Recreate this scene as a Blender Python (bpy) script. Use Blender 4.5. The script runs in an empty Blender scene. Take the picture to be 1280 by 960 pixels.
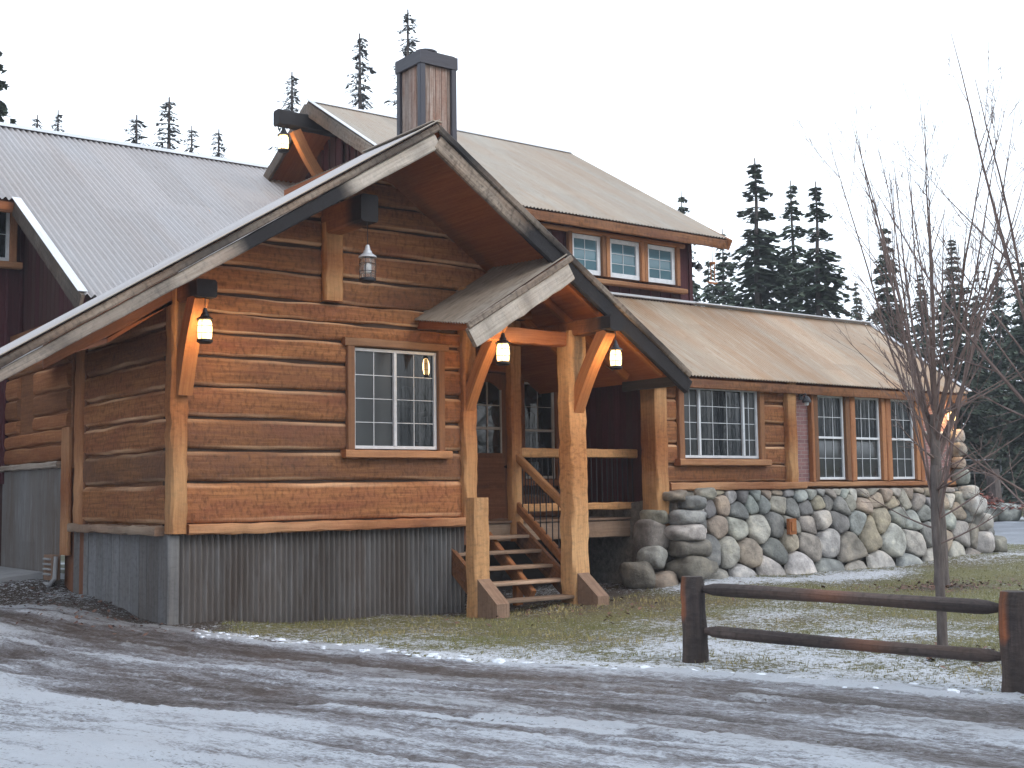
import bpy, bmesh, math, random
import numpy as np
from mathutils import Vector, Matrix
R_ = math.radians
sc = bpy.context.scene
COL = sc.collection

# ------------------------------------------------------------------ camera
yaw, pitch, roll = R_(52.765), R_(4.982), R_(-0.761)
F = Vector((math.cos(pitch)*math.cos(yaw), math.cos(pitch)*math.sin(yaw), math.sin(pitch)))
rr = Vector((math.sin(yaw), -math.cos(yaw), 0)); uu = rr.cross(F)
RX = rr*math.cos(roll)+uu*math.sin(roll); UP = RX.cross(F)
cd = bpy.data.cameras.new('camera'); cam = bpy.data.objects.new('camera', cd); COL.objects.link(cam)
cam.matrix_world = Matrix(((RX.x, UP.x, -F.x, 0), (RX.y, UP.y, -F.y, 0), (RX.z, UP.z, -F.z, 1.7), (0, 0, 0, 1)))
cd.sensor_width = 36; cd.lens = 1574.4/1280*36; cd.clip_start = .1; cd.clip_end = 3000
sc.camera = cam

# ------------------------------------------------------------------ sky, sun, exposure
SUN_EL, SUN_AZ = R_(38), R_(288)          # azimuth measured from +X, counter-clockwise
w = bpy.data.worlds.new('World'); sc.world = w; w.use_nodes = True
nt = w.node_tree; nt.nodes.clear()
def N(t, typ, **k):
    n = t.nodes.new(typ)
    for a, b in k.items(): setattr(n, a, b)
    return n
out = N(nt, 'ShaderNodeOutputWorld'); bg = N(nt, 'ShaderNodeBackground'); bg.inputs[1].default_value = .1
sky = N(nt, 'ShaderNodeTexSky', sky_type='NISHITA', sun_disc=False)
sky.sun_elevation = SUN_EL; sky.sun_rotation = math.pi/2-SUN_AZ; sky.dust_density = 4; sky.air_density = 1.2
tc = N(nt, 'ShaderNodeTexCoord')
dotn = N(nt, 'ShaderNodeVectorMath', operation='DOT_PRODUCT'); dotn.inputs[1].default_value = (.56, .75, .3)
nt.links.new(tc.outputs['Generated'], dotn.inputs[0])
mr = N(nt, 'ShaderNodeMapRange'); mr.inputs[1].default_value = -1; mr.inputs[2].default_value = .9
mr.inputs[3].default_value = .62; mr.inputs[4].default_value = 1.22
nt.links.new(dotn.outputs['Value'], mr.inputs[0])
cn = N(nt, 'ShaderNodeTexNoise'); cn.inputs['Scale'].default_value = 2.2; cn.inputs['Detail'].default_value = 4
nt.links.new(tc.outputs['Generated'], cn.inputs['Vector'])
cr = N(nt, 'ShaderNodeMapRange'); cr.inputs[3].default_value = .9; cr.inputs[4].default_value = 1.1
nt.links.new(cn.outputs['Fac'], cr.inputs[0])
mm = N(nt, 'ShaderNodeMath', operation='MULTIPLY'); nt.links.new(mr.outputs[0], mm.inputs[0]); nt.links.new(cr.outputs[0], mm.inputs[1])
sm = N(nt, 'ShaderNodeVectorMath', operation='SCALE'); sm.inputs[0].default_value = (8.6, 9.55, 10.6)
nt.links.new(mm.outputs[0], sm.inputs['Scale'])
mx = N(nt, 'ShaderNodeMix', data_type='RGBA'); mx.inputs[0].default_value = .88
nt.links.new(sky.outputs[0], mx.inputs[6]); nt.links.new(sm.outputs[0], mx.inputs[7])
nt.links.new(mx.outputs[2], bg.inputs[0]); nt.links.new(bg.outputs[0], out.inputs[0])
sl = bpy.data.lights.new('sun', 'SUN'); sl.energy = .7; sl.angle = R_(25); sl.color = (1, .97, .93)
so = bpy.data.objects.new('sun', sl); COL.objects.link(so)
sd = Vector((math.cos(SUN_EL)*math.cos(SUN_AZ), math.cos(SUN_EL)*math.sin(SUN_AZ), math.sin(SUN_EL)))
so.rotation_euler = sd.to_track_quat('Z', 'Y').to_euler(); so.location = (0, 0, 40)
vs = sc.view_settings; vs.view_transform = 'Standard'; vs.look = 'None'; vs.gamma = 1; vs.exposure = 0.85; vs.use_curve_mapping = False

rng = random.Random(7)

# ------------------------------------------------------------------ noise in numpy
_p = np.random.RandomState(3).rand(256, 256)
def vnoise(x, y):
    x = np.asarray(x, float); y = np.asarray(y, float)
    xi = np.floor(x).astype(int); yi = np.floor(y).astype(int); fx = x-xi; fy = y-yi
    fx = fx*fx*(3-2*fx); fy = fy*fy*(3-2*fy)
    a = _p[xi % 256, yi % 256]; b = _p[(xi+1) % 256, yi % 256]; c = _p[xi % 256, (yi+1) % 256]; d = _p[(xi+1) % 256, (yi+1) % 256]
    return (a*(1-fx)+b*fx)*(1-fy)+(c*(1-fx)+d*fx)*fy
def fbm(x, y, o=4):
    s = 0; a = .5; t = 0
    for i in range(o):
        s = s+a*vnoise(x*2**i+17*i, y*2**i+31*i); t += a; a *= .55
    return s/t

# ------------------------------------------------------------------ material helpers
def mat(name):
    m = bpy.data.materials.new(name); m.use_nodes = True; t = m.node_tree; t.nodes.clear()
    o = N(t, 'ShaderNodeOutputMaterial'); b = N(t, 'ShaderNodeBsdfPrincipled'); t.links.new(b.outputs[0], o.inputs[0])
    return m, t, b
def sock(t, s, v):
    if hasattr(v, 'is_output') or isinstance(v, bpy.types.NodeSocket): t.links.new(v, s)
    else: s.default_value = v
def noise(t, vec, scale=1, detail=5, rough=.6, dist=0, dims=None):
    n = N(t, 'ShaderNodeTexNoise'); n.inputs['Scale'].default_value = scale; n.inputs['Detail'].default_value = detail
    n.inputs['Roughness'].default_value = rough; n.inputs['Distortion'].default_value = dist
    t.links.new(vec, n.inputs['Vector']); return n.outputs['Fac']
def mapping(t, vec, s=(1, 1, 1), l=(0, 0, 0)):
    n = N(t, 'ShaderNodeMapping'); n.inputs['Scale'].default_value = s; n.inputs['Location'].default_value = l
    t.links.new(vec, n.inputs['Vector']); return n.outputs[0]
def ramp(t, fac, stops, interp='LINEAR'):
    n = N(t, 'ShaderNodeValToRGB'); n.color_ramp.interpolation = interp; e = n.color_ramp.elements
    while len(e) < len(stops): e.new(.5)
    for q, (p, c) in zip(e, stops): q.position = p; q.color = (c if len(c) == 4 else (*c, 1))
    t.links.new(fac, n.inputs[0]); return n.outputs[0]
def rng_(t, v, a, b, c, d):
    n = N(t, 'ShaderNodeMapRange'); t.links.new(v, n.inputs[0])
    for i, q in enumerate((a, b, c, d)): n.inputs[i+1].default_value = q
    return n.outputs[0]
def mixc(t, f, a, b, bt='MIX'):
    n = N(t, 'ShaderNodeMix', data_type='RGBA', blend_type=bt); sock(t, n.inputs[0], f)
    for s, v in ((n.inputs[6], a), (n.inputs[7], b)):
        if isinstance(v, tuple): s.default_value = (*v[:3], 1)
        else: t.links.new(v, s)
    return n.outputs[2]
def math_(t, op, a, b=0.0):
    n = N(t, 'ShaderNodeMath', operation=op); sock(t, n.inputs[0], a); sock(t, n.inputs[1], b); return n.outputs[0]
def bump(t, b, h, dist=.01, strength=1):
    n = N(t, 'ShaderNodeBump'); n.inputs['Distance'].default_value = dist; n.inputs['Strength'].default_value = strength
    t.links.new(h, n.inputs['Height']); t.links.new(n.outputs[0], b.inputs['Normal'])
def attr(t, name='col'):
    a = N(t, 'ShaderNodeAttribute', attribute_name=name); s = N(t, 'ShaderNodeSeparateColor')
    t.links.new(a.outputs['Color'], s.inputs[0]); return a.outputs['Color'], s.outputs[0], s.outputs[1], s.outputs[2]
def uvn(t): return N(t, 'ShaderNodeUVMap').outputs[0]
def objc(t): return N(t, 'ShaderNodeTexCoord').outputs['Object']

def wood(name, dark, light, edge, rough=.78, marks=.35, red=(.16, .04, .02), redamt=.5, bd=.006):
    m, t, b = mat(name); uv = uvn(t); col, r, g, bb = attr(t)
    n1 = noise(t, mapping(t, uv, (1.1, 24, 1)), 1, 6, .65, .3)
    n2 = noise(t, mapping(t, uv, (.7, 2.6, 1)), 1, 4, .6, .4)
    n3 = noise(t, mapping(t, uv, (17, 9, 1)), 1, 3, .55)
    n4 = noise(t, mapping(t, uv, (7, 55, 1)), 1, 3, .6)
    c = ramp(t, n1, [(.28, dark), (.5, tuple((x+y)/2 for x, y in zip(dark, light))), (.72, light)])
    f = rng_(t, n2, .42, .72, 0, redamt); c = mixc(t, f, c, red)
    f = rng_(t, n3, .30, .52, marks, 0); c = mixc(t, f, c, tuple(x*.38 for x in dark))
    f = rng_(t, n4, .58, .8, 0, .35); c = mixc(t, f, c, tuple(min(1, x*1.5) for x in light))
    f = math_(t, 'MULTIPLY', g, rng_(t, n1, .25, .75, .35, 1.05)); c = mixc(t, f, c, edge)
    c = mixc(t, math_(t, 'MULTIPLY', rng_(t, r, .15, .55, .32, 0), rng_(t, n2, .3, .6, .2, 1)), c, (.16, .115, .085))
    v = rng_(t, r, 0, 1, .68, 1.28); c = mixc(t, 1.0, c, comb(t, v), 'MULTIPLY')
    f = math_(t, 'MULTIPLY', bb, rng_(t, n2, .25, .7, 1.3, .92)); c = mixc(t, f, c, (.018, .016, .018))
    t.links.new(c, b.inputs['Base Color']); b.inputs['Roughness'].default_value = rough
    b.inputs['Specular IOR Level'].default_value = .3
    vk = N(t, 'ShaderNodeTexVoronoi'); vk.inputs['Scale'].default_value = 1; t.links.new(mapping(t, uv, (1.3, 3.6, 1)), vk.inputs['Vector'])
    kd = rng_(t, math_(t, 'ADD', vk.outputs['Distance'], math_(t, 'MULTIPLY', n3, .10)), .09, .14, marks*1.6, 0); c = mixc(t, kd, c, tuple(x*.3 for x in dark))
    n5 = noise(t, mapping(t, uv, (.55, 70, 1)), 1, 2, .5); c = mixc(t, rng_(t, n5, .66, .70, 0, marks*1.3), c, tuple(x*.25 for x in dark))
    h = math_(t, 'ADD', math_(t, 'MULTIPLY', n1, .6), math_(t, 'ADD', n3, math_(t, 'MULTIPLY', n4, .25)))
    bump(t, b, h, bd); return m
def comb(t, v):
    n = N(t, 'ShaderNodeCombineColor')
    for i in range(3): t.links.new(v, n.inputs[i])
    return n.outputs[0]

M = {}
M['siding'] = wood('siding_wood', (.145, .056, .022), (.37, .16, .064), (.80, .53, .33), marks=.6, red=(.165, .050, .028), redamt=.75, bd=.016)
M['timber'] = wood('timber_wood', (.22, .078, .028), (.40, .165, .060), (.66, .44, .22), marks=.45, red=(.30, .11, .04), redamt=.3)
M['brace'] = wood('brace_wood', (.24, .085, .03), (.42, .175, .062), (.5, .3, .15), marks=.15, red=(.33, .09, .03))
M['newwood'] = wood('pale_timber_wood', (.29, .125, .048), (.50, .24, .095), (.75, .52, .28), marks=.6, red=(.40, .17, .06), redamt=.3)
M['trim'] = wood('trim_wood', (.20, .075, .032), (.37, .165, .072), (.52, .31, .17), marks=.25)
M['tread'] = wood('tread_wood', (.20, .115, .075), (.36, .24, .17), (.5, .4, .3), marks=.3, red=(.15, .10, .08))
M['soffit'] = wood('soffit_wood', (.24, .07, .025), (.40, .14, .05), (.4, .2, .1), marks=.1, red=(.22, .06, .025))
M['weather'] = wood('weathered_wood', (.17, .125, .095), (.45, .37, .30), (.70, .63, .56), marks=.7, red=(.25, .145, .09), redamt=.75, bd=.012)
M['greywood'] = wood('grey_board_wood', (.115, .115, .12), (.22, .22, .23), (.3, .3, .3), marks=.35, red=(.12, .105, .09))
M['char_shade'] = wood('char_and_shade_wood', (.012, .012, .015), (.035, .034, .04), (.1, .09, .08), marks=.2, red=(.03, .02, .02))
M['maroon'] = wood('maroon_paint', (.045, .013, .018), (.085, .026, .032), (.1, .04, .04), marks=.1, red=(.055, .016, .02), bd=.003)
M['doorwood'] = wood('door_wood', (.18, .07, .035), (.31, .135, .07), (.3, .2, .12), marks=.15, red=(.13, .045, .03))
M['fence'] = wood('fence_log_wood', (.03, .025, .026), (.13, .095, .085), (.42, .13, .045), marks=.5, red=(.095, .055, .04), redamt=.7, bd=.016)

def metal(name, base, rust, pale, amt=.5, met=.35, rough=.5):
    m, t, b = mat(name); uv = uvn(t); col, r, g, bb = attr(t)
    n1 = noise(t, mapping(t, uv, (.18, 1.3, 1)), 1, 5, .6, .4); n2 = noise(t, mapping(t, uv, (.8, 11, 1)), 1, 5, .65)
    n3 = noise(t, mapping(t, uv, (3.5, 26, 1)), 1, 4, .6)
    c = mixc(t, rng_(t, n1, .32, .66, 0, amt), base, rust)
    c = mixc(t, rng_(t, n2, .50, .72, 0, .55), c, pale)
    c = mixc(t, rng_(t, n3, .56, .76, 0, .5), c, tuple(x*.55 for x in rust))
    sp = N(t, 'ShaderNodeSeparateXYZ'); t.links.new(uv, sp.inputs[0]); fl = math_(t, 'FLOOR', math_(t, 'DIVIDE', sp.outputs[1], .86))
    fl2 = math_(t, 'FLOOR', math_(t, 'DIVIDE', math_(t, 'ADD', sp.outputs[0], math_(t, 'MULTIPLY', fl, .37)), 3.1))
    wn = N(t, 'ShaderNodeTexWhiteNoise', noise_dimensions='2D'); cx = N(t, 'ShaderNodeCombineXYZ'); t.links.new(fl, cx.inputs[0]); t.links.new(fl2, cx.inputs[1]); t.links.new(cx.outputs[0], wn.inputs['Vector'])
    c = mixc(t, 1.0, c, comb(t, rng_(t, wn.outputs['Value'], 0, 1, .91, 1.07)), 'MULTIPLY')
    c = mixc(t, 1.0, c, comb(t, rng_(t, r, 0, 1, .8, 1.15)), 'MULTIPLY')
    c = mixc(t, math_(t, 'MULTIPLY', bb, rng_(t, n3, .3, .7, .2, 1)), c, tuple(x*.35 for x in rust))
    t.links.new(c, b.inputs['Base Color']); b.inputs['Metallic'].default_value = met
    t.links.new(rng_(t, n2, .3, .7, rough-.08, rough+.15), b.inputs['Roughness'])
    bump(t, b, n3, .003); return m
M['roof_left'] = metal('roof_sheet_grey', (.38, .365, .375), (.35, .30, .28), (.46, .45, .46), .6)
M['roof_tan'] = metal('roof_sheet_tan', (.43, .36, .285), (.42, .255, .145), (.60, .54, .46), .95, .15)
M['roof_mid'] = metal('roof_sheet_mid', (.37, .335, .29), (.36, .255, .175), (.48, .44, .39), .8, .2)
M['flash'] = metal('flashing_metal', (.55, .57, .62), (.4, .38, .36), (.7, .72, .76), .3, .12, .4)
M['skirt'] = metal('skirt_sheet', (.17, .165, .165), (.12, .09, .072), (.29, .29, .30), .9, .15, .55)
M['darkmetal'] = metal('dark_metal', (.05, .05, .065), (.05, .04, .04), (.09, .09, .11), .4, .4, .5)

def simple(name, c, rough=.6, met=0, c2=None, sc_=8):
    m, t, b = mat(name)
    n = noise(t, objc(t), sc_, 4, .6)
    cc = mixc(t, rng_(t, n, .3, .7, 0, 1), c, c2 or tuple(x*.8 for x in c))
    t.links.new(cc, b.inputs['Base Color']); b.inputs['Roughness'].default_value = rough; b.inputs['Metallic'].default_value = met
    return m
M['vinyl'] = simple('white_vinyl', (.72, .75, .80), .35)
M['oldvinyl'] = simple('dull_vinyl', (.5, .47, .45), .45)
M['iron'] = simple('black_iron', (.035, .035, .04), .45, .6)
M['concrete'] = simple('concrete', (.36, .36, .37), .85, 0, (.26, .26, .27), 3)
def glass(name, c, rough=.02):
    m, t, b = mat(name); n = noise(t, objc(t), 1.3, 2, .5)
    t.links.new(mixc(t, n, c, tuple(x*.55 for x in c)), b.inputs['Base Color'])
    b.inputs['Roughness'].default_value = rough; b.inputs['IOR'].default_value = 1.55; b.inputs['Specular IOR Level'].default_value = .65
    bump(t, b, noise(t, objc(t), 1.7, 1, .5), .006); return m
M['glass'] = glass('window_glass', (.022, .028, .034)); M['screen'] = glass('screened_glass', (.040, .045, .048), .22)
M['paleglass'] = glass('pale_window_glass', (.13, .25, .31), .08)  # bluish base colour stands in for the sky seen in the dormer panes
def emis(name, c, s):
    m, t, b = mat(name); b.inputs['Base Color'].default_value = (*c, 1); b.inputs['Emission Color'].default_value = (*c, 1)
    b.inputs['Emission Strength'].default_value = s; return m
M['flame'] = emis('lamp_glow', (1, .70, .30), 14)
def clearglass():
    m, t, b = mat('lantern_glass'); b.inputs['Transmission Weight'].default_value = .9; b.inputs['Roughness'].default_value = .15
    b.inputs['IOR'].default_value = 1.2; b.inputs['Base Color'].default_value = (.9, .88, .85, 1)
    n = noise(t, objc(t), 30, 3); bump(t, b, n, .002); return m
M['lglass'] = clearglass()
m, t, b = mat('lit_lantern_glass'); b.inputs['Base Color'].default_value = (.9, .7, .4, 1); b.inputs['Roughness'].default_value = .3
zz = N(t, 'ShaderNodeSeparateXYZ'); t.links.new(objc(t), zz.inputs[0])
n = noise(t, mapping(t, objc(t), (40, 40, 8)), 1, 2)
b.inputs['Emission Color'].default_value = (1, .62, .24, 1); t.links.new(rng_(t, n, .3, .7, 1.6, 4.5), b.inputs['Emission Strength'])
M['litglass'] = m
# stone
m, t, b = mat('fieldstone'); col, r, g, bb = attr(t); o = objc(t)
n1 = noise(t, o, 3.5, 7, .62); n2 = noise(t, o, 26, 4, .7); n3 = noise(t, o, 1.2, 3, .5)
c = mixc(t, 1.0, col, ramp(t, n1, [(.28, (.42, .41, .40)), (.5, (.95, .95, .95)), (.70, (1.5, 1.46, 1.38))]), 'MULTIPLY')
c = mixc(t, rng_(t, n2, .56, .75, 0, .6), c, (.07, .065, .065)); c = mixc(t, rng_(t, n3, .55, .75, 0, .35), c, (.10, .10, .075))
t.links.new(c, b.inputs['Base Color']); b.inputs['Roughness'].default_value = .8
bump(t, b, math_(t, 'ADD', n1, math_(t, 'MULTIPLY', n2, .35)), .05); M['stone'] = m
m, t, b = mat('mortar'); n1 = noise(t, objc(t), 9, 5, .7)
t.links.new(ramp(t, n1, [(.3, (.08, .074, .066)), (.7, (.24, .22, .20))]), b.inputs['Base Color']); b.inputs['Roughness'].default_value = .95
bump(t, b, n1, .03); M['mortar'] = m
m, t, b = mat('brick'); o = mapping(t, uvn(t), (1, 1, 1))
bk = N(t, 'ShaderNodeTexBrick'); t.links.new(o, bk.inputs[0]); bk.inputs['Scale'].default_value = 1
bk.inputs['Color1'].default_value = (.27, .13, .125, 1); bk.inputs['Color2'].default_value = (.17, .085, .095, 1); bk.inputs['Mortar'].default_value = (.33, .29, .29, 1)
bk.inputs['Brick Width'].default_value = .21; bk.inputs['Row Height'].default_value = .075; bk.inputs['Mortar Size'].default_value = .006
n1 = noise(t, o, 7, 5, .7); c = mixc(t, rng_(t, n1, .3, .7, 0, .5), bk.outputs['Color'], (.32, .2, .2))
t.links.new(c, b.inputs['Base Color']); b.inputs['Roughness'].default_value = .9
bump(t, b, math_(t, 'SUBTRACT', n1, bk.outputs['Fac']), .01); M['brick'] = m
# bark / needles
m, t, b = mat('bark'); n1 = noise(t, mapping(t, objc(t), (14, 14, 2.5)), 1, 5, .7)
t.links.new(ramp(t, n1, [(.3, (.045, .036, .034)), (.7, (.17, .14, .13))]), b.inputs['Base Color']); b.inputs['Roughness'].default_value = .9; bump(t, b, n1, .02); M['bark'] = m
m, t, b = mat('twig_bark'); n1 = noise(t, objc(t), 5, 3)
t.links.new(ramp(t, n1, [(.3, (.09, .058, .052)), (.7, (.19, .135, .12))]), b.inputs['Base Color']); b.inputs['Roughness'].default_value = .8; M['twig'] = m
m, t, b = mat('needles'); col, r, g, bb = attr(t)
c = mixc(t, r, (.042, .066, .050), (.10, .125, .085)); c = mixc(t, math_(t, 'MULTIPLY', g, .6), c, (.085, .085, .06))
t.links.new(c, b.inputs['Base Color']); b.inputs['Roughness'].default_value = .8; b.inputs['Specular IOR Level'].default_value = .15; M['needle'] = m
m, t, b = mat('dead_foliage'); col, r, g, bb = attr(t)
t.links.new(mixc(t, r, (.07, .075, .085), (.13, .13, .125)), b.inputs['Base Color']); b.inputs['Roughness'].default_value = .9; M['dead'] = m
m, t, b = mat('leaf_litter'); col, r, g, bb = attr(t)
t.links.new(mixc(t, r, (.07, .035, .03), (.18, .10, .07)), b.inputs['Base Color']); b.inputs['Roughness'].default_value = .8; M['litter'] = m
m, t, b = mat('red_leaves'); col, r, g, bb = attr(t)
t.links.new(mixc(t, r, (.10, .03, .025), (.45, .13, .09)), b.inputs['Base Color']); b.inputs['Roughness'].default_value = .8; M['redleaf'] = m
m, t, b = mat('grass_blade'); col, r, g, bb = attr(t)
t.links.new(mixc(t, r, (.13, .14, .035), (.42, .34, .15)), b.inputs['Base Color']); b.inputs['Roughness'].default_value = .7; M['blade'] = m
m, t, b = mat('snow'); n1 = noise(t, objc(t), 18, 5, .7)
t.links.new(ramp(t, n1, [(.3, (.62, .68, .78)), (.7, (.82, .86, .92))]), b.inputs['Base Color']); b.inputs['Roughness'].default_value = .6; bump(t, b, n1, .02); M['snow'] = m
# ground: lawn (col: R snow, G dead/brown, B dirt)
m, t, b = mat('lawn_ground'); col, r, g, bb = attr(t); o = objc(t)
n1 = noise(t, o, 11, 6, .78); n2 = noise(t, o, 34, 4, .8); n3 = noise(t, o, 2.2, 4, .6)
c = ramp(t, n2, [(.3, (.06, .065, .022)), (.5, (.17, .165, .06)), (.72, (.36, .32, .15))])
c = mixc(t, math_(t, 'MULTIPLY', g, rng_(t, n1, .3, .7, .3, 1)), c, (.10, .066, .04))
c = mixc(t, rng_(t, n1, .52, .66, 0, .45), c, (.06, .045, .03))
c = mixc(t, bb, c, mixc(t, n2, (.035, .026, .022), (.11, .085, .07)))
sn = rng_(t, math_(t, 'ADD', math_(t, 'MULTIPLY', r, .85), math_(t, 'ADD', math_(t, 'MULTIPLY', math_(t, 'SUBTRACT', n2, .5), 2.6), math_(t, 'MULTIPLY', math_(t, 'SUBTRACT', n1, .5), 3.0))), .46, .56, 0, 1)
c = mixc(t, sn, c, mixc(t, n2, (.50, .54, .62), (.86, .88, .92)))
t.links.new(c, b.inputs['Base Color']); b.inputs['Roughness'].default_value = .85
bump(t, b, math_(t, 'ADD', n2, math_(t, 'MULTIPLY', sn, .8)), .05); M['lawn'] = m
# driveway (col: R whiteness 0..1, G dirt, B along-distance)
m, t, b = mat('icy_driveway'); col, r, g, bb = attr(t); o = uvn(t)
n1 = noise(t, mapping(t, o, (1.6, 9, 1)), 1, 8, .78, .5); n2 = noise(t, mapping(t, o, (17, 38, 1)), 1, 6, .8); n3 = noise(t, mapping(t, o, (.5, 2.2, 1)), 1, 4, .6)
v = math_(t, 'ADD', r, math_(t, 'ADD', math_(t, 'MULTIPLY', math_(t, 'SUBTRACT', n1, .5), 1.15), math_(t, 'MULTIPLY', math_(t, 'SUBTRACT', n2, .5), 1.3)))
c = ramp(t, v, [(.08, (.045, .040, .043)), (.30, (.135, .118, .118)), (.46, (.27, .258, .28)), (.60, (.46, .48, .55)), (.74, (.80, .85, .94))])
n4 = noise(t, mapping(t, o, (26, 34, 1)), 1, 3, .6); n5 = noise(t, mapping(t, o, (2.2, 5, 1)), 1, 3, .6)
c = mixc(t, math_(t, 'MULTIPLY', rng_(t, n4, .60, .68, 0, .85), rng_(t, n5, .42, .6, 0, 1)), c, (.05, .045, .048))
c = mixc(t, math_(t, 'MULTIPLY', g, rng_(t, n1, .2, .7, 1.1, .3)), c, (.115, .080, .062))
t.links.new(c, b.inputs['Base Color']); t.links.new(rng_(t, n3, .3, .7, .35, .7), b.inputs['Roughness'])
bump(t, b, math_(t, 'ADD', v, math_(t, 'MULTIPLY', n2, .7)), .055); M['drive'] = m
m, t, b = mat('far_ground'); n1 = noise(t, objc(t), .6, 6, .7); n2 = noise(t, objc(t), 6, 5, .7)
c = mixc(t, n2, (.05, .055, .025), (.13, .12, .06)); c = mixc(t, rng_(t, n1, .5, .6, 0, .8), c, (.6, .64, .7))
t.links.new(c, b.inputs['Base Color']); b.inputs['Roughness'].default_value = .9; M['far'] = m
m, t, b = mat('wet_pavement'); n1 = noise(t, objc(t), 1.4, 6, .65)
t.links.new(ramp(t, n1, [(.35, (.17, .18, .21)), (.6, (.26, .28, .32)), (.75, (.5, .54, .6))]), b.inputs['Base Color']); b.inputs['Roughness'].default_value = .4; M['pave'] = m

# ------------------------------------------------------------------ mesh builder
class MB:
    def __init__(s): s.v = []; s.f = []; s.uv = []; s.c = []
    def face(s, idx, uv, c):
        s.f.append(idx); s.uv.extend(uv); s.c.extend([c]*len(idx) if isinstance(c, tuple) else c)
    def grid(s, P, UV, C=None, c=(.5, 0, 0)):
        n, m_ = len(P), len(P[0]); o = len(s.v)
        for row in P: s.v.extend([tuple(p) for p in row])
        for i in range(n-1):
            for j in range(m_-1):
                q = ((i, j), (i+1, j), (i+1, j+1), (i, j+1))
                s.f.append([o+a*m_+b_ for a, b_ in q]); s.uv.extend([UV[a][b_] for a, b_ in q])
                s.c.extend([C[a][b_] for a, b_ in q] if C else [c]*4)
    def poly(s, pts, c=(.5, 0, 0), ax=None):
        o = len(s.v); s.v.extend([tuple(p) for p in pts]); P = [Vector(p) for p in pts]
        e = (ax or (P[1]-P[0])).normalized(); nn = (P[1]-P[0]).cross(P[2]-P[0])
        if nn.length < 1e-9: nn = Vector((0, 0, 1))
        g = nn.normalized().cross(e); q = rng.random()*20
        s.f.append(list(range(o, o+len(pts)))); s.uv.extend([(p.dot(e)+q, p.dot(g)+q) for p in P]); s.c.extend([c]*len(pts))
    def prism(s, pts, off, c=(.5, 0, 0), ax=None):
        A = [Vector(p) for p in pts]; off = Vector(off); B = [p+off for p in A]; n = len(A)
        s.poly(A, c, ax); s.poly(B[::-1], c, ax)
        for i in range(n): j = (i+1) % n; s.poly([A[j], A[i], B[i], B[j]], c, ax)
    def beam(s, a, b, w_, h, up=(0, 0, 1), bev=.012, seg=None, jit=.0, c=None, g=None, bb=None, endc=None, taper=1.0):
        a = Vector(a); b = Vector(b); d = (b-a); L = d.length; d.normalize(); up = Vector(up)
        sd_ = d.cross(up)
        if sd_.length < 1e-4: up = Vector((0, 1, 0)); sd_ = d.cross(up)
        sd_.normalize(); up = sd_.cross(d).normalized()
        if c is None: c = rng.random()
        seg = seg or max(1, int(L/.16) if jit > 0 else 1); bev = min(bev, w_*.3, h*.3)
        x, y = w_/2, h/2
        prof = [(-x+bev, -y), (x-bev, -y), (x, -y+bev), (x, y-bev), (x-bev, y), (-x+bev, y), (-x, y-bev), (-x, -y+bev)]
        q = rng.random()*30; P = []; UV = []; C = []
        for i in range(seg+1):
            t_ = i/seg; k = 1+(taper-1)*t_
            jj = [(rng.uniform(-jit, jit), rng.uniform(-jit, jit)) for _ in range(4)]
            row = []; uvr = []; cr_ = []; per = 0
            for k_ in range(9):
                px, py = prof[k_ % 8]; jx, jy = jj[(k_ % 8)//2]; px = px*k+jx; py = py*k+jy
                row.append(a+d*(L*t_)+sd_*px+up*py); uvr.append((q+L*t_, q+per)); nx_, ny_ = prof[(k_+1) % 8]; per += math.hypot(nx_-prof[k_ % 8][0], ny_-prof[k_ % 8][1])
                cr_.append((c, g(t_) if g else 0, bb(t_) if bb else 0))
            P.append(row); UV.append(uvr); C.append(cr_)
        s.grid(P, UV, C)
        e = endc if endc is not None else (c*.8, 0, 0)
        s.poly(P[0][:8], e); s.poly(P[-1][:8][::-1], e)
    def box(s, x0, x1, y0, y1, z0, z1, c=None, bev=.004):
        dx, dy, dz = x1-x0, y1-y0, z1-z0; X, Y, Z = (x0+x1)/2, (y0+y1)/2, (z0+z1)/2
        if dx >= dy and dx >= dz: s.beam((x0, Y, Z), (x1, Y, Z), dy, dz, bev=bev, c=c)
        elif dy >= dz: s.beam((X, y0, Z), (X, y1, Z), dx, dz, bev=bev, c=c)
        else: s.beam((X, Y, z0), (X, Y, z1), dx, dy, up=(0, 1, 0), bev=bev, c=c)
    def tube(s, pts, rad, n=6, c=(.5, 0, 0), cap=True, jit=0):
        pts = [Vector(p) for p in pts]; P = []; UV = []; L = 0; q = rng.random()*9
        ref = Vector((.31, .17, .93))
        for i, p in enumerate(pts):
            d = (pts[min(i+1, len(pts)-1)]-pts[max(i-1, 0)]).normalized()
            a = d.cross(ref)
            if a.length < .05: a = d.cross(Vector((1, 0, 0)))
            a.normalize(); b = d.cross(a); r = rad[i] if hasattr(rad, '__len__') else rad
            if i: L += (p-pts[i-1]).length
            P.append([p+(a*math.cos(2*math.pi*k/n)+b*math.sin(2*math.pi*k/n))*r*(1+(rng.uniform(-jit, jit) if jit and k < n else 0)) for k in range(n)])
            P[-1].append(P[-1][0]); UV.append([(q+L, q+k/n*2*math.pi*r) for k in range(n+1)])
        s.grid(P, UV, None, c)
        if cap: s.poly(P[0][:-1][::-1], c); s.poly(P[-1][:-1], c)
    def lathe(s, ctr, prof, n=14, c=(.5, 0, 0)):
        P = [[(ctr[0]+r*math.cos(2*math.pi*k/n), ctr[1]+r*math.sin(2*math.pi*k/n), ctr[2]+z) for k in range(n+1)] for r, z in prof]
        s.grid(P, [[(k/n, z) for k in range(n+1)] for r, z in prof], None, c)
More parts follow.
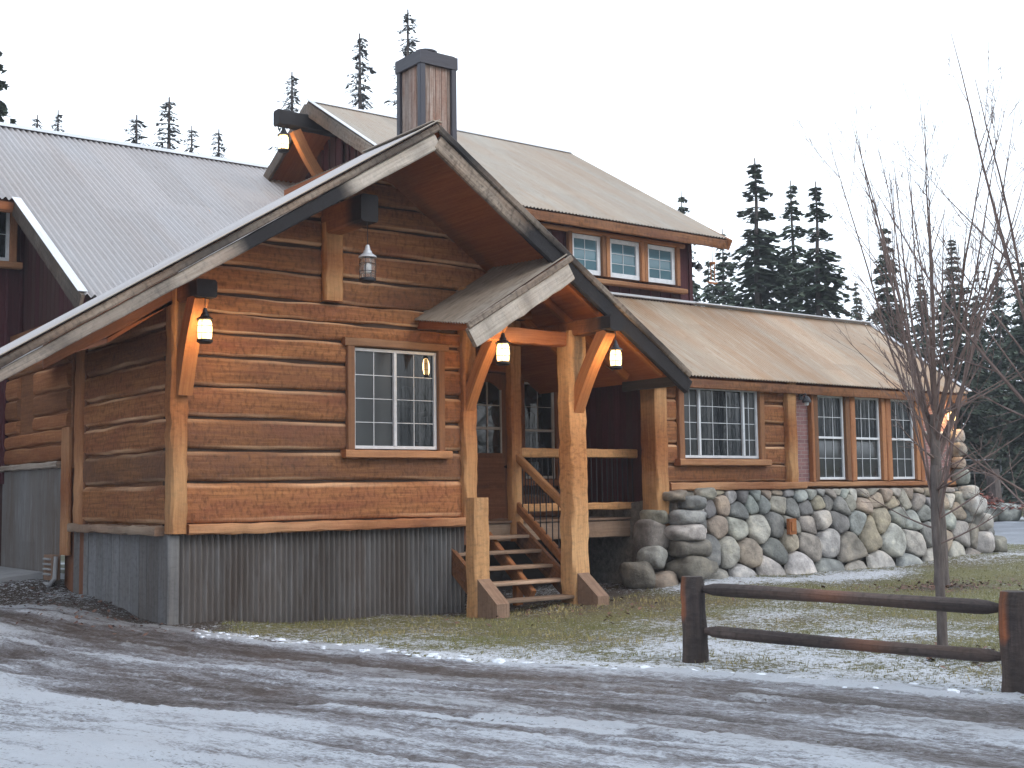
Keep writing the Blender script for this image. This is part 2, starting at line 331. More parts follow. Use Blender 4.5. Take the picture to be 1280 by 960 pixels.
    def rock(s, ctr, size, c, seed, n=10, m_=7, jit=.16):
        r_ = random.Random(seed); ph = [r_.uniform(0, 6.28) for _ in range(6)]; P = []; UV = []
        for i in range(m_+1):
            th = math.pi*i/m_; row = []; u = []
            for k in range(n+1):
                a = 2*math.pi*(k % n)/n
                x, y, z = math.sin(th)*math.cos(a), math.sin(th)*math.sin(a), math.cos(th)
                q = 1+jit*(math.sin(2.1*x*2+ph[0])*math.sin(2.4*y+ph[1])+.6*math.sin(4*z+ph[2])*math.sin(3.3*x+ph[3]))
                def sq(v): return math.copysign(abs(v)**.68, v)
                row.append((ctr[0]+size[0]*sq(x)*q, ctr[1]+size[1]*sq(y)*q, ctr[2]+size[2]*sq(z)*q)); u.append((k/n, i/m_))
            P.append(row); UV.append(u)
        s.grid(P, UV, None, c)
    def obj(s, name, m_, parent=None, smooth=True, org=None, auto=True):
        o_ = Vector(org) if org is not None else (parent_org(parent) if parent else Vector((0, 0, 0)))
        me = bpy.data.meshes.new(name); V = np.array(s.v, dtype=np.float32)-np.array(o_, dtype=np.float32)
        tot = np.array([len(f) for f in s.f], dtype=np.int32); li = np.concatenate([np.array(f, dtype=np.int32) for f in s.f])
        me.vertices.add(len(V)); me.vertices.foreach_set('co', V.ravel()); me.loops.add(len(li)); me.polygons.add(len(tot))
        me.loops.foreach_set('vertex_index', li); st = np.concatenate([[0], np.cumsum(tot)[:-1]]).astype(np.int32)
        me.polygons.foreach_set('loop_start', st); me.update(calc_edges=True)
        ul = me.uv_layers.new(name='UVMap'); ul.data.foreach_set('uv', np.array(s.uv, dtype=np.float32).ravel())
        ca = me.color_attributes.new('col', 'FLOAT_COLOR', 'CORNER'); C = np.ones((len(li), 4), dtype=np.float32); C[:, :3] = np.array(s.c, dtype=np.float32)
        ca.data.foreach_set('color', C.ravel()); me.validate(); me.update()
        if smooth:
            me.polygons.foreach_set('use_smooth', [True]*len(me.polygons))
            if auto:
                try: me.set_sharp_from_angle(angle=R_(38))
                except Exception: pass
        me.materials.append(M[m_] if isinstance(m_, str) else m_)
        ob = bpy.data.objects.new(name, me); COL.objects.link(ob)
        ob['_o'] = tuple(o_)
        if parent: ob.parent = parent
        else: ob.location = o_
        return ob
def parent_org(p): return Vector(p['_o'])
def thing(name, label, cat, loc, group=None):
    o = bpy.data.objects.new(name, None); COL.objects.link(o); o.location = loc; o.empty_display_size = .2
    o['_o'] = tuple(loc); o['label'] = label; o['category'] = cat
    if group: o['group'] = group
    return o
def tag(o, label, cat, group=None, kind=None):
    if label: o['label'] = label
    if cat: o['category'] = cat
    if group: o['group'] = group
    if kind: o['kind'] = kind
    return o
def fix(o):   # parts of parts: vertices are stored relative to the thing's base
    return o

# ------------------------------------------------------------------ terrain
TP = [(0, 0, 0), (5, 2, 0), (3, 8.5, 0), (7, 5, 0), (6, 12, 0), (6.67, 16.2, .0), (5.4, 19.8, .1), (6.6, 19.87, .2), (6.2, 21.2, .40), (4, 22, .2), (6, 26, .45), (9, 16.1, -.1), (11.5, 16.2, -.17), (11, 13, -.1),
      (13.1, 15.6, -.05), (17, 16, .12), (21, 16, .10), (25.4, 16, .24), (8.99, 8.91, 0), (9.65, 5.92, 0), (11.2, 7.65, 0), (18.97, 12.9, 0), (14, 11, -.03), (15, 7, 0), (22, 8, 0), (13, 20, -.1), (16, 19, 0),
      (27.4, 17.2, .17), (32.8, 20.6, .43), (38.3, 24, .62), (45.5, 28.4, 1.2), (60, 40, 1.6), (30, 34, .9), (18, 34, .6), (40, 10, .3), (30, 0, .1), (60, 0, .5), (-6, 20, .2), (-10, 0, 0), (0, -15, 0), (20, -15, 0)]
TPa = np.array(TP)
def hgt(x, y):
    x = np.asarray(x, float); y = np.asarray(y, float); num = 0; den = 0
    for px, py, pz in TPa:
        w_ = 1/((x-px)**2+(y-py)**2+.35)**1.6; num = num+w_*pz; den = den+w_
    return num/den
EY = [(-40, 22), (-10, 15), (0, 11.5), (4, 10.0), (5.8, 9.5), (7.2, 9.05), (8.8, 8.55), (10.3, 7.8), (12.8, 7.1), (14.4, 6.75), (16.4, 6.45), (18, 6.1), (20, 5.4), (22, 5.0), (26, 4.6), (40, 2)]
def xe(y): return np.interp(y, [a for a, b in EY], [b for a, b in EY])
def mesh_grid(name, xs, ys, Z, UVf, C, m_, mask=None):
    nx, ny = len(xs), len(ys); X, Y = np.meshgrid(xs, ys, indexing='ij')
    V = np.stack([X, Y, Z], -1).reshape(-1, 3).astype(np.float32); I = np.arange(nx*ny).reshape(nx, ny)
    Q = np.stack([I[:-1, :-1], I[1:, :-1], I[1:, 1:], I[:-1, 1:]], -1).reshape(-1, 4)
    if mask is not None:
        mk = (mask[:-1, :-1] & mask[1:, :-1] & mask[1:, 1:] & mask[:-1, 1:]).reshape(-1); Q = Q[mk]
        used = np.unique(Q); rm = np.zeros(len(V), int); rm[used] = np.arange(len(used)); Q = rm[Q]; V = V[used]
    else: used = np.arange(len(V))
    me = bpy.data.meshes.new(name); me.vertices.add(len(V)); me.vertices.foreach_set('co', V.ravel()); me.loops.add(Q.size); me.polygons.add(len(Q))
    me.loops.foreach_set('vertex_index', Q.ravel().astype(np.int32)); me.polygons.foreach_set('loop_start', (np.arange(len(Q))*4).astype(np.int32)); me.update(calc_edges=True)
    if UVf is not None:
        U = np.stack(UVf(X, Y), -1).reshape(-1, 2)[used]; ul = me.uv_layers.new(name='UVMap'); ul.data.foreach_set('uv', U[Q.ravel()].astype(np.float32).ravel())
    if C is not None:
        ca = me.color_attributes.new('col', 'FLOAT_COLOR', 'POINT'); K = np.ones((len(used), 4), np.float32); K[:, :3] = C.reshape(-1, 3)[used]; ca.data.foreach_set('color', K.ravel())
    me.polygons.foreach_set('use_smooth', [True]*len(Q)); me.materials.append(M[m_]); me.update()
    o = bpy.data.objects.new(name, me); COL.objects.link(o); o['kind'] = 'structure'; return o
# broad ground to the horizon
g1 = np.concatenate([-np.geomspace(1500, 12, 26), np.arange(-10, 70, 1.0), np.geomspace(72, 1500, 26)])
X, Y = np.meshgrid(g1, g1, indexing='ij'); mesh_grid('ground', g1, g1, hgt(X, Y)-.09, None, None, 'far')
# driveway
xs = np.arange(-1, 10.2, .045); ys = np.arange(2.5, 27.5, .05); X, Y = np.meshgrid(xs, ys, indexing='ij')
dp = xe(Y)-X+.25*(fbm(Y*1.3+5, X*.4, 3)-.5); s1 = fbm(dp*2.2, Y*.28+3, 5); s2 = fbm(dp*8, Y*.9, 3); s3 = fbm(X*7, Y*7, 3)
def sstep(a, b, v): t_ = np.clip((v-a)/(b-a), 0, 1); return t_*t_*(3-2*t_)
white = .475+.9*(s1-.5)+.35*(s2-.5)
white += .60*np.exp(-((dp-.10)/.17)**2)*sstep(.35, .6, fbm(Y*.9, dp*2+9, 3)+.06*(Y < 12))        # snow ridge on the edge
white += .20*sstep(2.9, 4.9, dp+1.3*(s2-.5)+1.6*(s1-.5))*(Y < 14)                                                        # snowier near side
white += .25*np.exp(-((dp-2.1)/.06)**2)*sstep(.55, .6, fbm(Y*.7+40, dp*0+3, 2)+.05)
for (a, b_, c_, d_) in ((5.14, 9.32, 5.45, 8.35), (5.40, 8.25, 6.10, 6.85), (5.70, 8.0, 6.25, 6.9)):      # thin leftover ice ribbons
    L2 = (c_-a)**2+(d_-b_)**2; tt = np.clip(((X-a)*(c_-a)+(Y-b_)*(d_-b_))/L2, 0, 1)
    white += .7*np.exp(-(np.hypot(X-a-tt*(c_-a), Y-b_-tt*(d_-b_))/.05)**2)
dirt = .95*np.exp(-((dp-1.2)/.6)**2)*sstep(.3, .6, fbm(Y*.35, dp, 3))+.5*np.exp(-((dp-2.7)/.3)**2)*(1-sstep(3, 7, Y)*0)
wallside = np.exp(-(np.clip(6.6-X, 0, 9)/1.0)**2)*sstep(14.6, 16.0, Y)*(1-sstep(25, 27, Y)*0)
dirt = np.clip(dirt+1.3*wallside, 0, 1.1); white = white-.35*wallside*0
white += .35*np.exp(-((X-4.9)/.5)**2)*sstep(16, 17.5, Y)*sstep(.4, .6, fbm(X*2, Y*.5, 3))
rid = 1-np.abs(2*fbm(dp*5+7, Y*.55, 4)-1)*2.2; s4 = fbm(X*14, Y*14, 2); tr_ = np.zeros_like(dp)
for c_ in (1.05, 1.38, 2.75, 3.1): tr_ += np.exp(-((dp-c_-.08*np.sin(Y*.5+c_))/.10)**2)
Z = hgt(X, Y)+.004+.035*(s1-.5)+.03*(s2-.5)+.03*(s3-.5)+.022*(s4-.5)*sstep(.4, .6, s1)+.022*rid-.03*tr_+.035*np.clip(white-.5, 0, .5)
white += .10*rid-.16*tr_*sstep(.35, .6, fbm(Y*.6, dp*3, 3))+.18*(s4-.5)
U = lambda X, Y: (Y, xe(Y)-X)
mesh_grid('driveway', xs, ys, Z, U, np.stack([np.clip(white, 0, 1.2), np.clip(dirt, 0, 1), dp*0], -1), 'drive', dp > -.12)
# lawn
def lawn_fields(X, Y):
    dp = X-xe(Y); a = fbm(X*1.7, Y*1.7, 4); b_ = fbm(X*.5+9, Y*.5, 3)
    s = .25+.6*(a-.5)+.75*(b_-.5)
    def G(x, y, rx, ry): return np.exp(-((X-x)/rx)**2-((Y-y)/ry)**2)
    s = s+.20*np.exp(-((dp-.25)/.5)**2)*(Y < 13.5)+.45*np.exp(-((dp-.05)/.14)**2)*(Y < 15)
    s = s+.85*G(16.2, 15.45, 1.4, .5)+1.0*G(19.2, 15.0, 1.9, .5)+.55*G(25.2, 15.3, 1.2, .3)
    s = s+.42*G(10.6, 10.3, 1.7, 1.6)+.30*G(10.0, 7.3, 1.3, 1.6)+.36*G(13.6, 12.0, 1.8, 1.2)+.26*G(8.2, 12.2, .8, 1.4)+.25*G(12.5, 9.3, 2, 1)
    s = s-.35*G(14.0, 14.3, 1.8, 1.2)-.4*G(20.5, 12.5, 3, 1.6)
    dead = np.clip(.35+1.6*(fbm(X*.8+4, Y*.8+2, 4)-.5)+.7*G(13.5, 15, 2, 1), 0, 1)
    dirt = np.clip(1.1*G(13.5, 16.8, 2.2, 1.4)+.9*G(19, 12.85, .9, .5)+.8*G(11.3, 7.65, .5, .4)+.8*np.exp(-((Y-16.35)/.22)**2)*(X < 16)+1.5*(Y > 16.9)*(X < 15.9)+1.4*sstep(7.6, 6.7, X)*sstep(14.8, 15.8, Y), 0, 1)
    return s, dead, dirt
xs = np.arange(4.2, 30, .06); ys = np.arange(3, 21.6, .06); X, Y = np.meshgrid(xs, ys, indexing='ij'); s, dead, dirt = lawn_fields(X, Y); dpl = X-xe(Y)
Z = hgt(X, Y)+.012+.05*(fbm(X*3, Y*3, 3)-.5)+.02*np.clip(s, 0, .6)-.035*np.clip(-dpl*5, 0, 1)
mesh_grid('lawn', xs, ys, Z, None, np.stack([np.clip(s, 0, 1), dead, dirt], -1), 'lawn', dpl > -.45)
# pavement beyond the right-hand corner
xs = np.arange(26, 60, .5); ys = np.arange(6, 40, .5); X, Y = np.meshgrid(xs, ys, indexing='ij')
u_ = X*.605+Y*.796; mesh_grid('pavement', xs, ys, hgt(X, Y)-.01, None, None, 'pave', (u_ > 31.5) & (u_ < 41))
# grass tufts
gb = MB(); rs = np.random.RandomState(5); n = 90000
gx = rs.uniform(6.6, 24, n); gy = rs.uniform(4.5, 16.2, n); sF, dF, iF = lawn_fields(gx, gy); gz = hgt(gx, gy)
keep = (gx-xe(gy) > -.03) & (sF < .8+rs.uniform(-.3, .1, n)) & (iF < .6) & (rs.rand(n) < np.clip(1.25-(np.hypot(gx, gy)-9)/16, .25, 1))
gx, gy, gz, dF = gx[keep], gy[keep], gz[keep], dF[keep]; k = len(gx)
th = rs.uniform(0, 6.28, k); hh = rs.uniform(.02, .06, k)*(.35+1.5*np.clip(fbm(gx*3.5, gy*3.5, 3), 0, 1)**1.5); wd = rs.uniform(.004, .009, k)
lean = rs.uniform(-.03, .03, (k, 2))
P0 = np.stack([gx-wd*np.cos(th), gy-wd*np.sin(th), gz], -1); P1 = np.stack([gx+wd*np.cos(th), gy+wd*np.sin(th), gz], -1); P2 = np.stack([gx+lean[:, 0], gy+lean[:, 1], gz+.01+hh], -1)
gb.v = np.stack([P0, P1, P2], 1).reshape(-1, 3).tolist(); gb.f = [[3*i, 3*i+1, 3*i+2] for i in range(k)]; gb.uv = [(0, 0)]*(3*k)
cc = np.clip(dF*.8+rs.uniform(-.3, .5, k), 0, 1); gb.c = [(float(q), 0, 0) for q in np.repeat(cc, 3)]
tag(gb.obj('grass', 'blade', smooth=False), 'short yellowish green winter grass growing through the patchy snow', 'grass', kind='stuff')

# ------------------------------------------------------------------ the house
H = thing('log_house', 'rustic timber house with corrugated metal roofs, covered porch and stone base', 'house', (9.2, 18, 0))
YW, XL, XRW = 16.41, 6.65, 11.58
PK = (9.9, 6.98); SL, SR = .623, .671
def roofz(x): return PK[1]-(PK[0]-x)*SL if x < PK[0] else PK[1]-(x-PK[0])*SR
def siding(axis, plane, s0, s1, zs, sgn, top=None, excl=(), depth=.05, seed=1, mb=None):
    mb = mb or MB(); r_ = random.Random(seed)
    prof = [(0, -.045, .0), (.012, -.01, .5), (.04, .012, 1), (.10, .030, .75), (.15, .036, .0), (.5, .042, 0), (.85, .036, 0), (.91, .028, .65), (.965, .010, .9), (.99, -.01, .4), (1, -.045, 0)]
    prev = None
    for ci in range(len(zs)-1):
        za, zb = zs[ci], zs[ci+1]; ph = [r_.uniform(0, 9) for _ in range(6)]; tint = min(1, max(0, r_.gauss(.5, .3))); q = r_.uniform(0, 50)
        amp = r_.uniform(.008, .022); tilt = r_.uniform(-.012, .012); ebb = r_.uniform(.4, 1)
        ivs = [(s0, s1)]
        for (e0, e1, ez0, ez1) in excl:
            if zb-.06 > ez0 and za+.06 < ez1:
                nv = []
                for a, b_ in ivs:
                    if e0 > a+.03: nv.append((a, min(b_, e0)))
                    if e1 < b_-.03: nv.append((max(a, e1), b_))
                ivs = [v_ for v_ in nv if v_[1]-v_[0] > .03]
        for a, b_ in ivs:
            nx = max(2, int((b_-a)/.09)); P = []; UV = []; C = []
            for i in range(nx+1):
                s_ = a+(b_-a)*i/nx
                wl = amp*(math.sin(s_*1.3+ph[0])+.6*math.sin(s_*3.7+ph[1])+.35*math.sin(s_*9+ph[2]))*.6
                wu = amp*(math.sin(s_*1.1+ph[3])+.6*math.sin(s_*4.1+ph[4])+.35*math.sin(s_*8+ph[5]))*.6
                z0 = za+.013+wl+tilt*(s_-s0)/max(.1, s1-s0); z1 = zb-.015+wu
                row = []; uv = []; cc_ = []
                for pv, pd, pg in prof:
                    z = z0+(z1-z0)*pv
                    d_ = pd+.006*math.sin(s_*6+pv*7+ph[0])+.004*math.sin(s_*17+pv*11)
                    if top is not None: z = min(z, top(s_))
                    p = (s_, plane-sgn*0-d_, z) if axis == 'x' else (plane-d_, s_, z)
                    row.append(p); uv.append((q+s_, q+z)); cc_.append((tint, min(1, 1.25*pg)*ebb*(.55+.45*math.sin(s_*2.3+ph[1]+pv*5)), 0))
                P.append(row); UV.append(uv); C.append(cc_)
            if axis == 'y': P = P[::-1]; UV = UV[::-1]; C = C[::-1]
            mb.grid(P, UV, C)
            for e in (0, -1):
                if len(P[e]) > 3: mb.poly(P[e] if e else P[e][::-1], (tint*.6, .1, 0))
    return mb
# backing mass of the walls (dark chinking seen in the gaps)
bk_ = MB(); tp = lambda x: roofz(x)-.30
bk_.prism([(XL-.0, YW+.03, 1.2), (XRW, YW+.03, 1.2), (XRW, YW+.03, tp(XRW)), (PK[0], YW+.03, tp(PK[0])), (XL, YW+.03, tp(XL))], (0, .25, 0), (.2, 0, 0))
bk_.prism([(XRW, YW+.03, 4.6), (12.9, YW+.03, 4.6), (12.9, YW+.03, tp(12.9)), (XRW, YW+.03, tp(XRW))], (0, .25, 0), (.2, 0, 0))
bk_.obj('wall_core', wood('chinking', (.03, .015, .01), (.06, .03, .02), (.1, .05, .03), redamt=0), H)
WIN = (9.34, 11.08, 2.34, 4.02)
zs = [1.34, 1.92, 2.36, 2.80, 3.24, 3.66, 4.00, 4.28, 4.56]
siding('x', YW, XL+.12, 11.44, zs, 1, None, [WIN], seed=4).obj('gable_wall_siding', 'siding', H)
m2 = siding('x', YW, 6.72, 8.93, [4.56, 4.98, 5.38, 5.8, 6.2, 6.6], 1, lambda s_: roofz(s_)-.3, seed=9)
siding('x', YW, 9.24, 12.9, [4.56, 4.95, 5.36, 5.78, 6.15, 6.5, 6.75], 1, lambda s_: roofz(s_)-.3, seed=12, mb=m2)
m2.obj('gable_top_siding', 'siding', H)
m3 = siding('y', XL, YW+.12, 19.9, [1.34, 1.90, 2.36, 2.80, 3.2, 3.62, 4.05, 4.5], 1, lambda s_: roofz(XL)-.3, seed=21)
m3.prism([(XL+.03, YW+.1, 1.2), (XL+.03, 20.3, 1.2), (XL+.03, 20.3, roofz(XL)-.3), (XL+.03, YW+.1, roofz(XL)-.3)], (.2, 0, 0), (.1, 0, 0)); m3.obj('side_wall_siding', 'siding', H)
m4 = siding('y', 6.55, 20.4, 27, [2.32, 2.62, 2.86, 3.12, 3.5, 3.9, 4.3], 1, lambda s_: 4.6, [(22.2, 23.15, 3.0, 3.95)], seed=31)
m4.prism([(6.58, 20.3, 2.2), (6.58, 27, 2.2), (6.58, 27, 4.7), (6.58, 20.3, 4.7)], (.2, 0, 0), (.3, 0, 0)); m4.obj('back_wall_siding', 'trim', H)
# corner posts and posts of the house
def post(name, x0, x1, y0, y1, z0, z1, m_='timber', jit=.012, par=None, seed=0, c=None):
    mb = MB(); mb.beam(((x0+x1)/2, (y0+y1)/2, z0), ((x0+x1)/2, (y0+y1)/2, z1), x1-x0, y1-y0, up=(0, 1, 0), bev=.03, jit=jit, c=c if c is not None else rng.uniform(.4, .8), g=lambda t_: .25+.25*math.sin(9*t_))
    return mb.obj(name, m_, par or H)
post('corner_post', 6.60, 6.84, 16.27, 16.53, 1.22, 4.55)
post('corner_post', 11.41, 11.66, 16.26, 16.52, 1.3, 5.0)
post('wall_post', 8.93, 9.25, 16.27, 16.41, 4.58, 5.75)
mb = MB(); mb.box(6.62, 6.70, 19.8, 20.7, -.2, 4.6, c=.3); mb.obj('side_wall_return', 'doorwood', H)
post('corner_post', 6.57, 6.66, 19.86, 20.2, 1.2, 4.6, 'trim')
post('corner_post', 6.50, 6.60, 20.3, 20.62, .82, 2.86, 'trim', .004)
post('corner_post', 15.54, 15.84, 16.24, 16.66, 1.0, 3.9)
post('porch_post', 12.86, 13.2, 15.38, 15.72, -.05, 4.3, 'newwood', .016)
post('porch_post', 12.92, 13.14, 17.0, 17.2, .9, 4.9, 'timber', .01)
post('wall_post', 19.12, 19.36, 16.24, 16.42, 1.85, 3.8)
# sills
def hb(name, x0, x1, y, z0, z1, d=.16, m_='trim', jit=.006, par=None, c=None, axis='x'):
    mb = MB()
    if axis == 'x': mb.beam((x0, y, (z0+z1)/2), (x1, y, (z0+z1)/2), d, z1-z0, bev=.02, jit=jit, c=c, g=lambda t_: .35+.3*math.sin(t_*7))
    else: mb.beam((y, x0, (z0+z1)/2), (y, x1, (z0+z1)/2), d, z1-z0, bev=.02, jit=jit, c=c, g=lambda t_: .35+.3*math.sin(t_*7))
    return mb.obj(name, m_, par or H)
hb('sill_beam', 6.85, 11.62, YW-.04, 1.20, 1.34, .24, 'trim', .01, c=.8)
hb('sill_beam', YW+.14, 20.2, XL-.05, 1.20, 1.32, .24, 'tread', .012, axis='y', c=.4)
hb('sill_beam', 20.62, 27, 6.5, 2.22, 2.32, .12, 'weather', .01, axis='y', c=.4)
hb('sill_beam', 15.86, 19.55, YW-.08, 1.72, 1.86, .24, 'trim', .008, c=.6)
hb('sill_beam', 19.6, 24.7, YW-.02, 1.76, 1.86, .16, 'trim', .004, c=.5)
# metal skirts
def corr(mb, A0, A1, B0, B1, nrm, pitch_=.09, amp=.016, rows=3, c=lambda u, v: (.5, 0, 0), spp=8, u0=0.0):
    A0, A1, B0, B1, nrm = map(Vector, (A0, A1, B0, B1, nrm)); nrm.normalize(); W = max((A1-A0).length, (B1-B0).length); Ls = (B0-A0).length
    n_ = int(W/pitch_*spp); P = []; UV = []; C = []
    for i in range(n_+1):
        s_ = i/n_; h_ = amp*math.sin(2*math.pi*s_*W/pitch_); a = A0.lerp(A1, s_); b_ = B0.lerp(B1, s_); P.append([a.lerp(b_, j/rows)+nrm*h_ for j in range(rows+1)])
        UV.append([(u0+Ls*j/rows, s_*W) for j in range(rows+1)]); C.append([c(s_, j/rows) for j in range(rows+1)])
    mb.grid(P, UV, C)
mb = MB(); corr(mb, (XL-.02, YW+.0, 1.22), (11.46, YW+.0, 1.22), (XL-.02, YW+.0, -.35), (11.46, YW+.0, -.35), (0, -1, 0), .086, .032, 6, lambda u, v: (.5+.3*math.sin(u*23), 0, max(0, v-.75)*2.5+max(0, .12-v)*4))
mb.obj('metal_skirting', 'skirt', H)
mb = MB(); r_ = random.Random(3); y = YW+.02
while y < 20.25:
    w_ = r_.uniform(.28, .5); y1 = min(20.27, y+w_); dx = r_.uniform(0, .012); mb.prism([(XL-.02-dx, y, -.3), (XL-.02-dx, y1-.008, -.3), (XL-.02-dx, y1-.008, 1.21), (XL-.02-dx, y, 1.21)], (.03, 0, 0), (r_.random(), 0, 0), Vector((0, 0, 1))); y = y1
mb.obj('board_skirting', 'greywood', H)
mb = MB(); corr(mb, (6.52, 27, 2.24), (6.52, 20.62, 2.24), (6.52, 27, .1), (6.52, 20.62, .1), (-1, 0, 0), .09, .014, 4); mb.obj('metal_skirting', 'skirt', H)
post('skirt_corner_board', 6.60, 6.76, 16.34, 16.40, -.35, 1.2, 'greywood', .002, c=.2)
# side window of the back wall
def window(x0, x1, z0, z1, y, lights, label=None, cas=.11, casm='trim', vin='vinyl', gl='glass', header=True, sill=True, fw=.045, ex=.06, hz=None, axis=1, sw=.12):
    """lights: list of (x0,x1,cols,rows,glassmaterial); casing is the window part, frame / panes / muntins / sill are sub-parts"""
    mb = MB(); c = rng.random()
    mb.beam((x0-cas/2, y-.03, z0-.02), (x0-cas/2, y-.03, z1+.02), cas, .10, up=(0, 1, 0), bev=.01, jit=.003, c=c, g=lambda t_: .2)
    mb.beam((x1+cas/2, y-.03, z0-.02), (x1+cas/2, y-.03, z1+.02), cas, .10, up=(0, 1, 0), bev=.01, jit=.003, c=c, g=lambda t_: .2)
    if header: mb.beam((x0-cas-ex, y-.04, z1+.02+cas/2), (x1+cas+ex, y-.04, z1+.02+cas/2), .12, cas, bev=.012, jit=.004, c=c, g=lambda t_: .5)
    mb.box(x0-.02, x1+.02, y+.065, y+.09, z0-.02, z1+.02, c=.1)
    W = mb.obj('window', casm, H)
    if label: W['label'] = label
    fr = MB(); yf = y+.015; d = .05
    fr.box(x0, x1, yf-d/2, yf+d/2, z1-fw, z1); fr.box(x0, x1, yf-d/2, yf+d/2, z0, z0+fw*1.1)
    fr.box(x0, x0+fw, yf-d/2, yf+d/2, z0+fw*1.1, z1-fw); fr.box(x1-fw, x1, yf-d/2, yf+d/2, z0+fw*1.1, z1-fw)
    mu = MB()
    for k_, (a, b_, nc, nr, gm, lz0, lz1) in enumerate(lights):
        lz0 = lz0 or z0+fw; lz1 = lz1 or z1-fw
        if k_ and lights[k_-1][0] != a: fr.box(a-fw*.55, a+fw*.55, yf-d/2-.012, yf+d/2-.008, z0+fw*1.1, z1-fw)
        elif k_: fr.box(x0+fw, x1-fw, yf-d/2-.012, yf+d/2-.008, lz0-fw*.85, lz0+fw*.15)
        p = MB(); p.box(a, b_, y+.03, y+.036, lz0, lz1, bev=.0005); fix(p.obj('pane', gm, W, smooth=False))
        t_ = .011
        for i in range(1, nc): xx = a+(b_-a)*i/nc; mu.box(xx-t_/2, xx+t_/2, y+.018, y+.029, lz0, lz1, bev=.001)
        for i in range(1, nr): zz_ = lz0+(lz1-lz0)*i/nr; mu.box(a, b_, y+.0175, y+.0285, zz_-t_/2, zz_+t_/2, bev=.001)
    fr.obj('frame', vin, W)
    if mu.v: mu.obj('muntin', vin, W)
    if sill: s_ = MB(); s_.beam((x0-cas-ex-.02, y-.07, z0-.02-sw/2), (x1+cas+ex+.02, y-.07, z0-.02-sw/2), .17, sw, bev=.015, jit=.004, g=lambda t_: .4); s_.obj('sill', casm, W)
    return W
window(9.46, 10.96, 2.40, 3.92, YW-.02, [(9.50, 10.18, 2, 4, 'screen', 0, 0), (10.20, 10.92, 2, 4, 'glass', 0, 0)], 'two-light sliding window with white frame and grilles', cas=.12)
window(16.33, 18.36, 2.31, 3.62, YW-.02, [(16.37, 16.74, 2, 4, 'screen', 0, 0), (16.78, 17.92, 3, 4, 'glass', 0, 0), (17.96, 18.32, 2, 4, 'screen', 0, 0)], 'wide three-light window over the stone wall', cas=.13, header=False)
for i, (a, b_) in enumerate(((20.07, 20.94), (21.25, 22.12), (22.44, 23.29))):
    window(a, b_, 1.90, 3.60, YW-.02, [(a+.04, b_-.04, 3, 2, 'screen', 1.94, 2.72), (a+.04, b_-.04, 3, 2, 'glass', 2.76, 3.56)], None, cas=.13, header=False, sill=False)
for i, (a, b_) in enumerate(((16.39, 17.2), (17.42, 18.3), (18.5, 19.36))):
    window(a, b_, 6.20, 7.02, 19.53, [(a+.08, b_-.08, 2, 3, 'paleglass', 0, 0)], None, cas=.10, header=False, sill=False, fw=.09)
hb('window_sill', 16.0, 19.62, 19.48, 6.02, 6.12, .16, 'trim', .004); hb('window_head', 15.2, 19.62, 19.50, 7.03, 7.12, .10, 'trim', .002)
# gable wall around the porch door
mb = siding('x', 18.7, 11.7, 15.85, [1.25, 1.7, 2.15, 2.6, 3.05, 3.5, 3.95, 4.4, 4.85, 5.3], 1, None, [(13.05, 14.1, 1.2, 3.95), (14.28, 15.30, 1.9, 3.95)], seed=41)
mb.prism([(11.6, 18.8, .9), (16.2, 18.8, .9), (16.2, 18.8, 5.6), (11.6, 18.8, 5.6)], (0, .1, 0), (.1, 0, 0)); mb.obj('porch_wall_siding', 'doorwood', H)
mb = MB()
for i in range(12):
    y0 = 16.66+i*.17; mb.box(15.82, 15.86, y0, y0+.165, 1.0, 3.62+.585*(y0-16.2))
mb.box(15.86, 15.98, 16.5, 18.7, .4, 3.8); mb.obj('porch_side_wall', 'maroon', H)
mb = siding('y', 11.66, 16.5, 18.7, [1.25, 1.7, 2.15, 2.6, 3.05, 3.5, 3.95, 4.4, 4.85], 1, None, seed=47)
for k_ in range(len(mb.v)): mb.v[k_] = (11.66+(11.66-mb.v[k_][0]), mb.v[k_][1], mb.v[k_][2])
mb.box(11.5, 11.64, 16.5, 18.7, .9, 5.2, c=.1); mb.obj('porch_inner_siding', 'doorwood', H)
D = MB(); D.box(13.1, 14.05, 18.66, 18.72, 1.25, 2.45, c=.3); D.box(13.1, 13.3, 18.66, 18.72, 2.45, 3.9, c=.3); D.box(13.93, 14.05, 18.66, 18.72, 2.45, 3.9, c=.3)
D.box(13.22, 13.98, 18.64, 18.66, 1.35, 1.8, c=.5); D.box(13.22, 13.98, 18.64, 18.66, 1.86, 2.36, c=.45)
# arched head of the door opening
arc = [(13.30+.63*(i/12), 18.66, 3.60+.16*math.sin(math.pi*i/12)) for i in range(13)]; D.prism([(13.3, 18.66, 3.92), *arc, (13.93, 18.66, 3.92)], (0, .05, 0), (.4, 0, 0))
DO = D.obj('door', 'doorwood', H); p = MB(); p.box(13.28, 13.95, 18.69, 18.695, 2.45, 3.8, bev=.001); p.obj('pane', 'glass', DO)
p = MB(); p.box(13.60, 13.625, 18.668, 18.688, 2.45, 3.76, bev=.001)
for z in (3.32,): p.box(13.30, 13.93, 18.667, 18.687, z, z+.02, bev=.001)
p.box(13.30, 13.93, 18.66, 18.685, 2.88, 2.93, bev=.001); p.box(13.90, 13.93, 18.655, 18.685, 2.45, 3.62, bev=.001); p.obj('muntin', 'oldvinyl', DO)
p = MB(); p.tube([(13.98, 18.66, 2.2), (13.98, 18.60, 2.2)], .02, 8); p.rock((13.98, 18.58, 2.2), (.03, .03, .03), (.5, 0, 0), 1, 8, 6, 0); p.obj('handle', 'iron', DO)
